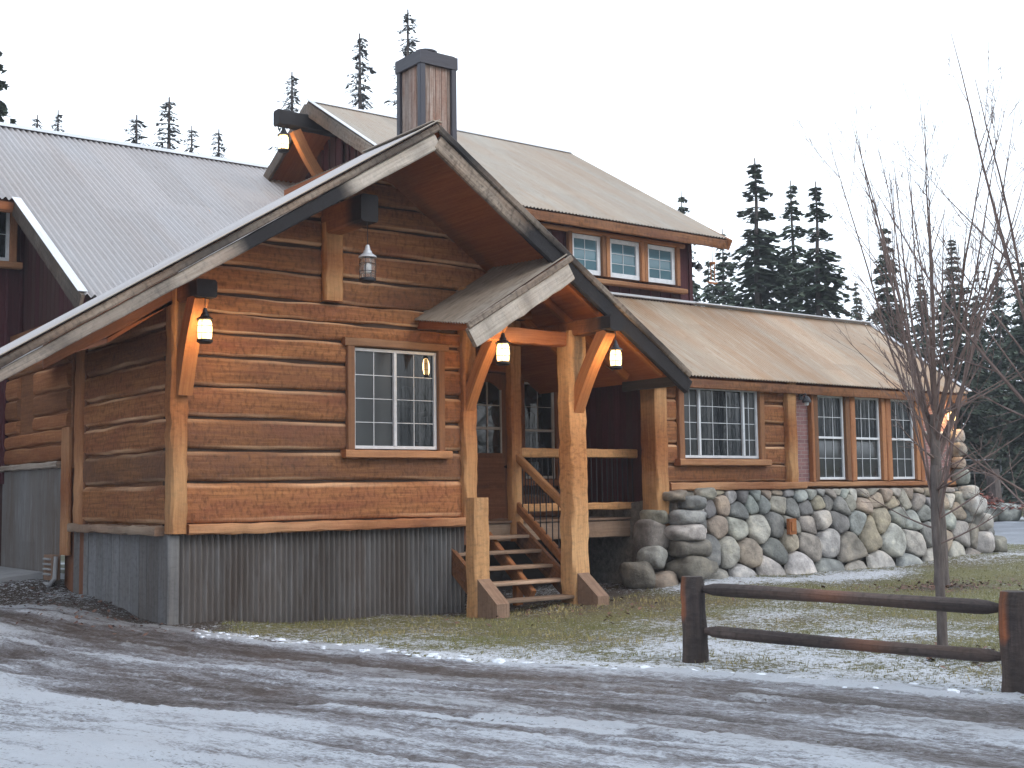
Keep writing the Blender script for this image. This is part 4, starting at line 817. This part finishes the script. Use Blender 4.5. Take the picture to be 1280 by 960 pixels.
mb = MB(); mb.beam((13.03, 17.02, 2.32), (13.03, 15.66, 1.42), .11, .13, bev=.02, jit=.005, c=.5, g=lambda t_: .3); mb.beam((13.03, 17.05, 1.50), (13.03, 15.66, .52), .09, .15, bev=.02, jit=.005, c=.3)
HR = mb.obj('handrail', 'timber', STo)
for i in range(8): mb = MB(); t_ = (i+.7)/8.5; y = 17.0-1.34*t_; mb.tube([(13.03, y, 1.46-.9*t_), (13.03, y, 2.27-.88*t_)], .011, 6); mb.obj('baluster', 'iron', STo)

# ------------------------------------------------------------------ small fixed things at the left
mb = MB(); mb.prism([(5.35, 21.35, .40), (6.48, 21.35, .52), (6.48, 27, .52), (5.35, 27, .40)], (0, 0, -.14)); tag(mb.obj('concrete_slab', 'concrete'), 'pale concrete slab along the grey sheet-metal wall at the left edge', 'slab')
V_ = thing('wall_vent', 'small louvred vent hood low beside the wooden corner post on the left', 'vent', (6.45, 20.75, .4))
mb = MB(); mb.prism([(6.5, 20.55, .82), (6.5, 21.0, .82), (6.5, 21.0, .42), (6.5, 20.55, .42)], (-.12, 0, 0)); mb.obj('hood', 'tread', V_)
mb = MB()
for k_ in range(4): mb.box(6.34, 6.38, 20.62, 20.93, .50+.08*k_, .53+.08*k_)
mb.obj('louvre', 'concrete', V_)
mb = MB(); mb.tube([(6.42, 20.5, .80), (6.40, 20.5, .45), (6.36, 20.6, .36), (6.36, 20.9, .36)], .035, 8); mb.obj('pipe', 'concrete', V_)

# ------------------------------------------------------------------ lanterns
def lantern(x, y, z, s, lit, label, top, power=50):
    L = thing('hanging_lantern', label, 'lantern', (x, y, z-.2*s), 'lanterns hanging from the beam ends')
    c_ = (x, y, z)
    mb = MB(); mb.lathe(c_, [(.02*s, .26*s), (.03*s, .23*s), (.035*s, .20*s), (.05*s, .185*s), (.055*s, .16*s), (.105*s, .125*s), (.11*s, .11*s), (.085*s, .105*s)]); mb.obj('cap', 'iron' if lit else 'flash', L)
    mb = MB(); mb.lathe(c_, [(.07*s, .105*s), (.085*s, .07*s), (.092*s, -.02*s), (.085*s, -.11*s), (.075*s, -.14*s)]); mb.obj('glass_globe', 'litglass' if lit else 'lglass', L, auto=False)
    mb = MB(); mb.lathe(c_, [(.085*s, -.135*s), (.10*s, -.14*s), (.10*s, -.17*s), (.07*s, -.19*s), (.0, -.19*s)]); mb.obj('base', 'iron', L)
    mb = MB()
    for k_ in range(4):
        a = math.pi/4+k_*math.pi/2; dx, dy = math.cos(a), math.sin(a); mb.tube([(x+.09*s*dx, y+.09*s*dy, z+.11*s), (x+.102*s*dx, y+.102*s*dy, z), (x+.095*s*dx, y+.095*s*dy, z-.14*s)], .004*s, 5)
    for zz_ in (.03, -.06): mb.tube([(x+.10*s*math.cos(a), y+.10*s*math.sin(a), z+zz_*s) for a in np.linspace(0, 6.283, 13)], .004*s, 4)
    mb.obj('cage', 'iron', L)
    mb = MB(); mb.tube([(x, y, z+.25*s), (x, y, top)], .006, 5); mb.obj('cord', 'iron', L)
    mb = MB(); mb.rock((x, y, z-.02*s), (.035*s, .035*s, .06*s), (.5, 0, 0), 3, 10, 8, 0); mb.obj('bulb', 'flame' if lit else 'vinyl', L)
    if lit:
        pl = bpy.data.lights.new('lantern_light', 'POINT'); pl.energy = power; pl.color = (1, .62, .28); pl.shadow_soft_size = .16
        po = bpy.data.objects.new('lantern_light', pl); COL.objects.link(po); po.parent = L; po.location = (0, 0, .2*s-.02*s)
        L.children[1].visible_shadow = False if False else True
    return L
lantern(6.77, 15.6, 3.93, 1.05, True, 'lit lantern under the lower left beam end, by the house corner', 4.36)
lantern(9.05, 15.25, 4.93, 1.2, False, 'unlit grey lantern hanging from the middle beam end above the window', 5.6)
lantern(11.39, 15.2, 3.85, 1.1, True, 'lit lantern under the small porch roof, left of the steps', 4.34)
lantern(13.05, 14.5, 3.79, 1.0, True, 'lit lantern under the beam end right of the tall porch post', 4.22)
lantern(24.45, 16.2, 3.30, .95, True, 'lit lantern under the far right eave, behind the bare tree', 3.62)
lantern(12.42, 24.5, 9.45, 1.25, True, 'lit lantern under the ridge beam of the upper roof gable', 9.8)
# wall lamps on the right corner of the dormer and beside the brick
def walllamp(x, y, z, label):
    L = thing('wall_lamp', label, 'wall lamp', (x, y, z)); mb = MB(); mb.box(x-.05, x+.05, y-.03, y, z-.06, z+.06); mb.tube([(x, y-.02, z+.02), (x, y-.14, z+.06), (x, y-.16, z)], .012, 6); mb.obj('bracket', 'iron', L)
    mb = MB(); mb.lathe((x, y-.16, z-.12), [(.02, .13), (.05, .11), (.09, .03), (.09, 0), (.07, 0)]); mb.obj('lamp_shade', 'iron', L); mb = MB(); mb.rock((x, y-.16, z-.13), (.04, .04, .05), (.5, 0, 0), 1, 8, 6, 0); mb.obj('bulb', 'vinyl', L); return L
walllamp(19.45, 16.24, 3.52, 'small unlit dark wall lamp between the timber post and the brick')
walllamp(20.0, 19.58, 6.72, 'small dark floodlight on the right corner of the dormer wall')
W_ = thing('wind_chime', 'thin wind chime hanging under the right end of the dormer eave', 'wind chime', (20.2, 19.2, 6.3))
mb = MB(); mb.tube([(20.2, 19.2, 7.12), (20.2, 19.2, 6.75)], .008, 5); mb.obj('cord', 'iron', W_)
mb = MB(); mb.lathe((20.2, 19.2, 6.70), [(.0, .05), (.07, .04), (.07, .0), (0, 0)], 10); mb.obj('disc', 'brace', W_)
for k_ in range(4): mb = MB(); a = k_*1.57; mb.tube([(20.2+.055*math.cos(a), 19.2+.055*math.sin(a), 6.70), (20.2+.055*math.cos(a), 19.2+.055*math.sin(a), 6.40-.03*k_)], .012, 6); mb.obj('tube', 'brace', W_)
mb = MB(); mb.prism([(20.02, 19.2, 6.30), (20.38, 19.2, 6.30), (20.30, 19.2, 6.26), (20.1, 19.2, 6.26)], (0, .03, 0)); mb.obj('sail', 'brace', W_)

# ------------------------------------------------------------------ log rail fence
def up_(x, y): return float(hgt(x, y))
FA = Vector((9.05, 8.98, 0)); FB = Vector((9.69, 5.90, 0)); FC = FB+(FB-FA)*1.0; FC.x += .3
FN = thing('rail_fence', 'low fence of dark weathered logs with two rails and thick posts beside the drive', 'fence', (9.05, 8.98, up_(9.05, 8.98)))
for p, r0, h in ((FA, .125, .86), (FB, .135, .84), (FC, .13, .85)):
    mb = MB(); pts = []; rad = []
    for i in range(12): t_ = i/11; pts.append((p.x+.01*math.sin(5*t_), p.y, -.15+(h+.15)*t_)); rad.append(r0*(1.06-.12*t_)*(1 if i < 11 else .88))
    mb.tube(pts, rad, 14, (.35, 0, 0), True, .05)
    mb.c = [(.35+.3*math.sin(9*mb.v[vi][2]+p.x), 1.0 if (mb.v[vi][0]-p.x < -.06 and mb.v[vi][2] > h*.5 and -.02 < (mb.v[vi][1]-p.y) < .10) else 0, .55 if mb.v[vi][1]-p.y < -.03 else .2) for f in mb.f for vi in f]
    mb.obj('post', 'fence', FN)
def rail(a, b_, za, zb, r0):
    mb = MB(); A = Vector((a.x, a.y, za)); B = Vector((b_.x, b_.y, zb)); d = (B-A).normalized(); A = A+d*.13; B = B-d*.13; pts = []; rad = []
    for i in range(29):
        t_ = i/28; p = A.lerp(B, t_); p.z += .005*math.sin(4*t_+za*9); pts.append(p); e = min(t_, 1-t_)*(B-A).length; rad.append(r0*(.55+.45*min(1, e/.13))*(1+.06*math.sin(7*t_+zb)))
    mb.tube(pts, rad, 12, (.35, 0, 0), True, .03); ph = za*13
    mb.c = [(.4, .35*max(0, math.sin(3.1*mb.v[vi][1]+ph))**5, .5*max(0, math.sin(2.3*mb.v[vi][1]+ph*2))) for f in mb.f for vi in f]
    mb.obj('rail', 'fence', FN)
rail(FA, FB, .74, .70, .062); rail(FA, FB, .335, .29, .058); rail(FB, FC, .68, .70, .062); rail(FB, FC, .29, .3, .058)

# ------------------------------------------------------------------ conifers
def conifer_mesh(h, rad, whorls, nb, sprays, droop, seed, kind, taper=1.0, bare=.0):
    r_ = random.Random(seed); tr = MB(); cr_ = MB()
    tr.tube([(0.02*h*.1*math.sin(k_), .02*h*.1*math.cos(k_*1.7), h*k_/8) for k_ in range(9)], [.016*h*(1-k_/8.3)+.012 for k_ in range(9)], 7)
    for wi in range(whorls):
        t_ = (wi+r_.uniform(-.3, .3))/whorls; z = h*(.06+.94*t_) if kind != 's' else h*(.25+.75*t_)
        frac = 1-z/h; L0 = rad*(frac**taper)*r_.uniform(.65, 1.15)+.05*h/18
        if r_.random() < bare: continue
        for b_ in range(nb):
            a = r_.uniform(0, 6.283); L = L0*r_.uniform(.45, 1.2)
            if kind == 's' and r_.random() < .35: L *= .45
            up0 = r_.uniform(-.1, .25); pts = []; n_ = 5
            for k_ in range(n_+1):
                q = k_/n_; rr_ = L*q; zz_ = z+L*(up0*q-droop*q*q+.12*q**4); pts.append(Vector((rr_*math.cos(a+.2*q), rr_*math.sin(a+.2*q), zz_)))
            cr_.tube(pts, [.012*h/15*(1-.75*k_/n_)+.004 for k_ in range(n_+1)], 3, (.2, .8, 0), False)
            ns = max(3, int(sprays*L/rad*1.3)+2)
            for s_ in range(ns):
                q = r_.uniform(.12, 1.0)**.8; k_ = min(n_-1, int(q*n_)); p = pts[k_].lerp(pts[k_+1], q*n_-k_)
                sd_ = r_.choice((-1, 1)); aa = a+sd_*r_.uniform(.5, 1.3); l = r_.uniform(.25, .6)*(.45+.8*(1-q))*min(1.0, .4+L/2)*h/15
                dz = -r_.uniform(.15, .8)*l; e = p+Vector((math.cos(aa)*l, math.sin(aa)*l, dz)); w_ = r_.uniform(.06, .17)*h/15*(1 if kind == 'd' else .28)
                wv = Vector((-math.sin(aa)*w_, math.cos(aa)*w_, r_.uniform(-.6, .2)*w_)); md = p.lerp(e, .55)+Vector((0, 0, -.02))
                c_ = (r_.random()*.8+.1*t_, r_.random()*.3, 0); o = len(cr_.v)
                cr_.v += [tuple(p), tuple(md+wv), tuple(e), tuple(md-wv)]; cr_.f.append([o, o+1, o+2, o+3]); cr_.uv += [(0, 0)]*4; cr_.c += [c_]*4
    return tr, cr_
def protos(name, args, kind):
    tr, cr_ = conifer_mesh(*args); a = tr.obj('trunk', 'bark', org=(0, 0, 0)); b_ = cr_.obj('crown', 'needle' if kind != 's' else 'dead', org=(0, 0, 0), smooth=False)
    me = (a.data, b_.data); bpy.data.objects.remove(a); bpy.data.objects.remove(b_); return me
DP = [protos('a', (15, 2.7, 58, 10, 24, .50, 1, 'd', .8, .02), 'd'), protos('b', (15, 2.3, 58, 10, 24, .62, 2, 'd', .7, .05), 'd'), protos('c', (15, 3.1, 56, 10, 26, .38, 3, 'd', .9, .02), 'd')]
DT = protos('t', (15, 2.8, 62, 9, 22, .62, 9, 'd', .85, .08), 'd')
SP = [protos('d', (15, 1.5, 70, 8, 10, .25, 4, 's', .6, .05), 's'), protos('e', (15, 1.2, 66, 7, 8, .1, 5, 's', .5, .15), 's'), protos('f', (15, 1.8, 64, 8, 10, .4, 6, 's', .7, .08), 's')]
def tree(me, x, y, ztop, label, group, rot, wide=1.0, name='spruce_tree'):
    z0 = up_(x, y)-.1; T = thing(name, label, 'tree', (x, y, z0), group); s_ = (ztop-z0)/15.0
    for nm, d_ in zip(('trunk', 'crown'), me):
        o = bpy.data.objects.new(nm, d_); COL.objects.link(o); o.parent = T
    wide *= 1.15 if name == 'bare_topped_tree' else 1.0; T.scale = (s_*wide, s_*wide, s_); T.rotation_euler = (0, 0, rot); return T
GS = 'thin bare-topped trees rising behind the roofs'; GD = 'dark spruces beyond the right wing'
SPR = [(23.6, 36.9, 19.0, 0, 'sparse treetop directly behind the chimney, tallest of the bare-topped trees', .9), (23.3, 39.7, 18.9, 2, 'bushy treetop behind the upper ridge, left of the chimney', 1.0), (22.7, 44.0, 18.5, 1, 'thin pole-like treetop behind the lit upper gable', 1.0),
       (17.3, 43.3, 16.3, 0, 'tallest treetop behind the left metal roof, with spreading side twigs', 1.2), (18.5, 49.8, 17.5, 1, 'small spindly treetop behind the middle of the left metal roof', 1.2), (19.6, 44.1, 15.7, 2, 'treetop with drooping twigs behind the right end of the left metal roof', 1.0),
       (21.5, 51.2, 17.9, 1, 'thinnest treetop between two others behind the left metal roof', .9), (17.6, 60.3, 20.0, 2, 'left one of two small treetops near the left end of the ridge', .9), (19.3, 62.6, 21.1, 1, 'right one of two small treetops near the left end of the ridge', .9)]
for x, y, z, k_, lb, wd in SPR: tree(SP[k_], x, y, z, lb, GS, rng.uniform(0, 6), wd, 'bare_topped_tree')
tree(DP[1], 10.55, 41.1, 16.5, 'dark conifer cut by the left edge of the photo above the roof', None, 1.0, .85)
tree(DP[1], 42.2, 42.0, 16.0, 'spruce tip peeking just over the right slope of the upper roof', GD, .5, .8)
DSP = [(35.9, 31.8, 14.3, 3, 'tallest spruce right of the upper roof, with a spire-like top', 1.35), (39.4, 33.0, 14.2, 3, 'thin-topped spruce in the middle of the group of three', 1.1), (36.2, 29.2, 12.9, 3, 'rightmost of the three separate spruces above the wing roof', 1.25),
       (38.7, 36.2, 12.7, 2, 'paler spruce left of the tallest one, behind the dormer corner', 1.0), (41.2, 39.4, 12.3, 1, 'short spruce closest to the dormer corner', .8), (39.1, 28.4, 11.6, 1, 'slender spruce behind the left side of the bare tree', .95),
       (45.5, 29.8, 12.1, 2, 'broad spruce directly behind the middle of the bare tree', 1.05), (50.7, 31.0, 11.8, 0, 'spruce between the bare tree and the right edge', .9), (45.1, 26.5, 10.6, 1, 'spruce touching the right edge of the photo', 1.0),
       (53.1, 36.6, 12.3, 0, 'distant spruce behind the left limbs of the bare tree', 1.0), (55.9, 39.7, 11.1, 2, 'low distant spruce just over the end of the wing ridge', 1.0), (57.1, 36.2, 11.6, 1, 'distant spruce right of the bare tree trunk', 1.1), (55.9, 31.9, 13.4, 0, 'tall distant spruce near the right edge', 1.0), (49.0, 37.3, 11.6, 0, 'spruce rising behind the wing roof beside the bare limbs', .8), (45.5, 25.0, 10.8, 2, 'spruce mostly beyond the right edge of the photo', 1.0)]
for x, y, z, k_, lb, wd in DSP: tree((DP+[DT])[k_], x, y, z, lb, GD, rng.uniform(0, 6), wd)
# far forest as one mass, and the tree line behind the photographer that the windows mirror
def forest(name, pts, label):
    fm = MB(); tr, cr_ = conifer_mesh(15, 3.2, 26, 6, 8, .5, 77, 'd', .8, .0)
    V = np.array(cr_.v); nf = len(cr_.f); Fa = cr_.f; allv = []; off = 0
    for (x, y, h) in pts:
        a = rng.uniform(0, 6.28); s_ = h/15; ca, sa = math.cos(a), math.sin(a); z0 = up_(x, y)
        vv = np.stack([x+s_*1.25*(V[:, 0]*ca-V[:, 1]*sa), y+s_*1.25*(V[:, 0]*sa+V[:, 1]*ca), z0+V[:, 2]*s_], -1); fm.v += vv.tolist(); fm.f += [[i+off for i in f] for f in Fa]; fm.uv += [(0, 0)]*len(cr_.c); fm.c += cr_.c; off += len(V)
    return tag(fm.obj(name, 'needle', smooth=False), label, 'forest', kind='stuff')
pts = []
for i in range(110):
    a = R_(rng.uniform(6, 34)); d = rng.uniform(58, 90); pts.append((d*math.cos(a), d*math.sin(a), rng.uniform(9, 14.5)*d/75))
for i in range(14):
    a = R_(rng.uniform(40, 95)); d = rng.uniform(75, 95); pts.append((d*math.cos(a), d*math.sin(a), rng.uniform(8, 11)))
forest('far_forest', pts, 'dark wall of conifers closing the view behind the wire fence')
pts = []
for i in range(120):
    a = R_(-105+rng.uniform(0, 122)); d = rng.uniform(30, 48); pts.append((13+d*math.cos(a), -2+d*math.sin(a), rng.uniform(7, 11.5)*(.7+.3*d/40)))
forest('forest_edge', pts, 'conifers on the near side of the drive, mirrored in the windows')

# ------------------------------------------------------------------ bare young trees
def bare_tree(x, y, H0, r0, nlead, spread, low, seed, label, nside=9, twig=4, leanv=(0, 0), trunk_top=None, name='bare_tree', zfork=.3):
    r_ = random.Random(seed); z0 = up_(x, y); T = thing(name, label, 'tree', (x, y, z0)); tr = MB(); br = MB()
    ztop = H0*zfork
    tr.tube([(x+leanv[0]*q*ztop+.02*math.sin(q*6), y+leanv[1]*q*ztop, z0-.1+(ztop+.1)*q) for q in np.linspace(0, 1, 9)], [r0*(1.25 if k_ == 0 else 1.0)*(1-.35*k_/8) for k_ in range(9)], 12, (.5, 0, 0), True, .05); tr.obj('trunk', 'bark', T)
    def limb(p, d, L, r, depth):
        n_ = 9 if depth == 0 else 5; pts = [p]; dd = d.copy()
        for k_ in range(n_): dd = (dd+Vector((r_.gauss(0, .035), r_.gauss(0, .035), .055 if depth < 2 else .03))).normalized(); pts.append(pts[-1]+dd*L/n_)
        br.tube(pts, [max(.0026, r*(1-.88*k_/n_)) for k_ in range(n_+1)], 5 if depth < 2 else 3, (.5, 0, 0), False)
        if depth < 3:
            cnt = nside if depth == 0 else (twig if depth == 1 else 2)
            for s_ in range(cnt):
                q = r_.uniform(.12 if depth == 0 else .25, .92); k_ = min(n_-1, int(q*n_)); b_ = pts[k_].lerp(pts[k_+1], q*n_-k_); ax_ = (pts[k_+1]-pts[k_]).normalized()
                pv = ax_.cross(Vector((r_.gauss(0, 1), r_.gauss(0, 1), r_.gauss(0, 1)))).normalized(); nd = (ax_*r_.uniform(.8, 1.3)+pv*r_.uniform(.35, .75)).normalized()
                limb(b_, nd, L*(1-q*.75)*r_.uniform(.35, .6), r*(1-.8*q)*.5, depth+1)
    for i in range(nlead):
        a = i*2.399+r_.uniform(-.3, .3); sp = spread*r_.uniform(.25, 1.0); q = r_.uniform(low, 1.0); zb_ = z0+ztop*q
        p = Vector((x+leanv[0]*q*ztop, y+leanv[1]*q*ztop, zb_)); d = Vector((math.cos(a)*sp, math.sin(a)*sp, 1)).normalized(); limb(p, d, (H0-ztop*q)*r_.uniform(.7, 1.0), r0*r_.uniform(.20, .34), 0)
    for i in range(6):
        a = r_.uniform(0, 6.28); q = r_.uniform(.5, 1.0); p = Vector((x+leanv[0]*q*ztop, y+leanv[1]*q*ztop, z0+ztop*q)); d = Vector((math.cos(a), math.sin(a), .35)).normalized(); limb(p, d, H0*.26*r_.uniform(.6, 1.3), r0*.2, 1)
    br.obj('crown', 'twig', T); return T
bare_tree(18.97, 12.9, 9.0, .122, 17, .56, .55, 23, 'bare multi-stemmed tree on the lawn in front of the stone wing', 8, 4, zfork=.33)
bare_tree(11.22, 7.66, 4.6, .055, 6, .50, .6, 8, 'slender bare sapling just behind the rail fence', 6, 3, zfork=.42)
bare_tree(11.15, 6.25, 6.6, .08, 9, .80, .5, 14, 'bare tree leaning its branches in from the right edge', 7, 3, zfork=.36)
# leaf litter under the trees and along the side wall
mb = MB(); r_ = random.Random(2)
for (cx, cy, sx, sy, n_) in ((18.95, 12.85, .75, .45, 420), (11.3, 7.6, .35, .3, 160), (6.1, 18.2, .5, 1.6, 260), (13.0, 14.6, 1.6, .7, 160)):
    for i in range(n_):
        x, y = r_.gauss(cx, sx), r_.gauss(cy, sy)
        if x < xe(y) and y < 15: continue
        if x > 6.55 and 16.4 < y: continue
        z = up_(x, y)+.03+r_.uniform(0, .03); a = r_.uniform(0, 6.28); l = r_.uniform(.02, .05); tz = r_.uniform(-.6, .6); u = Vector((math.cos(a), math.sin(a), tz))*l; v_ = Vector((-math.sin(a), math.cos(a), r_.uniform(-.5, .5)))*l*.6; p = Vector((x, y, z))
        o = len(mb.v); mb.v += [tuple(p-u), tuple(p-v_), tuple(p+u), tuple(p+v_)]; mb.f.append([o, o+1, o+2, o+3]); mb.uv += [(0, 0)]*4; mb.c += [(r_.random(), 0, 0)]*4
tag(mb.obj('fallen_leaves', 'litter', smooth=False), 'brown fallen leaves scattered round the tree foot and along the side wall', 'leaves', kind='stuff')
# crumbs of ice and snow along the drive edge
mb = MB(); r_ = random.Random(6)
for i in range(330):
    y = r_.uniform(4.5, 16) if i < 330 else r_.uniform(15, 19); d = r_.gauss(0.02, .12) if i < 330 else 0; x = float(xe(y))-d if i < 330 else r_.uniform(4.6, 5.9); s_ = r_.uniform(.008, .032)*(1 if r_.random() < .9 else 1.7)
    mb.rock((x, y, up_(x, y)+.01), (s_*1.4, s_*1.6, s_*.6), (.5, 0, 0), i, 6, 4, .2)
for i in range(0): pass
tag(mb.obj('snow_crumbs', 'snow', smooth=True), 'crumbs of old snow along the edge of the icy drive', 'snow', kind='stuff')
mb = MB(); r_ = random.Random(16)
for i in range(420):
    y = r_.uniform(3.5, 20); x = float(xe(y))-abs(r_.gauss(0, 2.2)); s_ = r_.uniform(.004, .012)
    mb.rock((x, y, up_(x, y)+.005), (s_*1.3, s_*1.3, s_*.7), (.5, 0, 0), i, 5, 3, .2)
tag(mb.obj('gravel', 'mortar', smooth=True), 'dark grit and small pebbles scattered on the ice of the drive', 'gravel', kind='stuff')

# ------------------------------------------------------------------ far right: boulders, brush, stump, wire fence
r_ = random.Random(8)
BL = ['grey boulder nearest the house corner in the far row of rocks', 'second boulder from the house corner in the far row', 'third boulder from the house corner, beside the brush heap', 'fourth boulder from the house corner, under the brush heap', 'middle boulder of the far row, left of the upright stump', 'boulder just right of the brush heap in the far row', 'boulder below the upright stump in the far row', 'last boulder of the far row still inside the right edge']
for i in range(8):
    q = i/7; x = 38.4+2.3*q+r_.uniform(-.3, .3)+q*1.5; y = 25.2-1.9*q+r_.uniform(-.3, .3)-q*1.4; s_ = r_.uniform(.35, .6)
    mb = MB(); mb.rock((x, y, up_(x, y)+s_*.4), (s_*1.1, s_*.9, s_*.72), stonecol(r_), 300+i, 14, 9, .12)
    tag(mb.obj('boulder', 'stone', auto=False, org=(x, y, up_(x, y))), BL[i], 'boulder', 'boulders lined up before the wire fence')
mb = MB(); r_ = random.Random(4)
for i in range(900):
    x = 39.5+r_.gauss(0, .75)+.0; y = 25.4+r_.gauss(0, .75); z = up_(x, y)+abs(r_.gauss(0, .28))*math.exp(-((x-39.5)**2+(y-25.4)**2)/1.6)+.1; a = r_.uniform(0, 6.28); l = r_.uniform(.05, .16); u = Vector((math.cos(a), math.sin(a), r_.uniform(-.6, .6)))*l; v_ = Vector((-math.sin(a), math.cos(a), r_.uniform(-.5, .5)))*l*.5; p = Vector((x, y, z+.25))
    o = len(mb.v); mb.v += [tuple(p-u), tuple(p-v_), tuple(p+u), tuple(p+v_)]; mb.f.append([o, o+1, o+2, o+3]); mb.uv += [(0, 0)]*4; mb.c += [(r_.random()**2, 0, 0)]*4
tag(mb.obj('brush_pile', 'redleaf', smooth=False, org=(39.5, 25.4, up_(39.5, 25.4))), 'heap of reddish brown brush behind the boulders at the far right', 'brush pile')
mb = MB(); mb.tube([(41.0, 25.6, up_(41, 25.6)-.1), (41.02, 25.6, 1.9), (41.0, 25.62, 2.35)], [.34, .24, .26], 10, (.5, 0, 0), True, .08); tag(mb.obj('tree_stump', 'bark', org=(41, 25.6, up_(41, 25.6))), 'dark upright stump standing before the wire fence', 'stump')
WF = thing('wire_fence', 'tall metal wire-mesh fence in front of the forest at the far right', 'fence', (44.4, 29.4, up_(44.4, 29.4)))
fa = Vector((42.6, 30.9, 1.2)); fb = Vector((50.6, 24.2, 1.2)); n_ = 5
for i in range(n_+1): p = fa.lerp(fb, i/n_); mb = MB(); mb.tube([(p.x, p.y, .8), (p.x, p.y, 2.85)], .035, 7); mb.obj('post', 'flash', WF)
for z in (2.8, 2.28, 1.28): mb = MB(); mb.tube([(fa.x, fa.y, z), (fb.x, fb.y, z)], .028, 6); mb.obj('rail', 'flash', WF)
mb = MB(); nn_ = 70
for i in range(nn_+1):
    for sg in (-1, 1):
        a = fa.lerp(fb, i/nn_); b_ = fa.lerp(fb, min(1, max(0, (i+sg*9)/nn_))); mb.tube([(a.x, a.y, 1.28), (b_.x, b_.y, 2.8)], .004, 3, cap=False)
mb.obj('mesh', 'iron', WF)

# thin winter haze
bh = bmesh.new(); bmesh.ops.create_cube(bh, size=1.0, matrix=Matrix.Translation((0, 15, 13.6)) @ Matrix.Diagonal((300, 300, 30.8, 1))); bmesh.ops.recalc_face_normals(bh, faces=bh.faces[:])
hme = bpy.data.meshes.new('haze'); bh.to_mesh(hme); ho = bpy.data.objects.new('haze', hme); COL.objects.link(ho); tag(ho, 'thin pale winter haze filling the clearing', 'haze', kind='stuff')
hm = bpy.data.materials.new('haze'); hm.use_nodes = True; ht = hm.node_tree; ht.nodes.clear(); hv = N(ht, 'ShaderNodeVolumePrincipled'); hv.inputs['Density'].default_value = .0009; hv.inputs['Color'].default_value = (.86, .90, 1, 1); hv.inputs['Anisotropy'].default_value = .2
hq = N(ht, 'ShaderNodeOutputMaterial'); ht.links.new(hv.outputs[0], hq.inputs['Volume']); ho.data.materials.append(hm)

for o in bpy.data.objects:
    if '_o' in o: del o['_o']
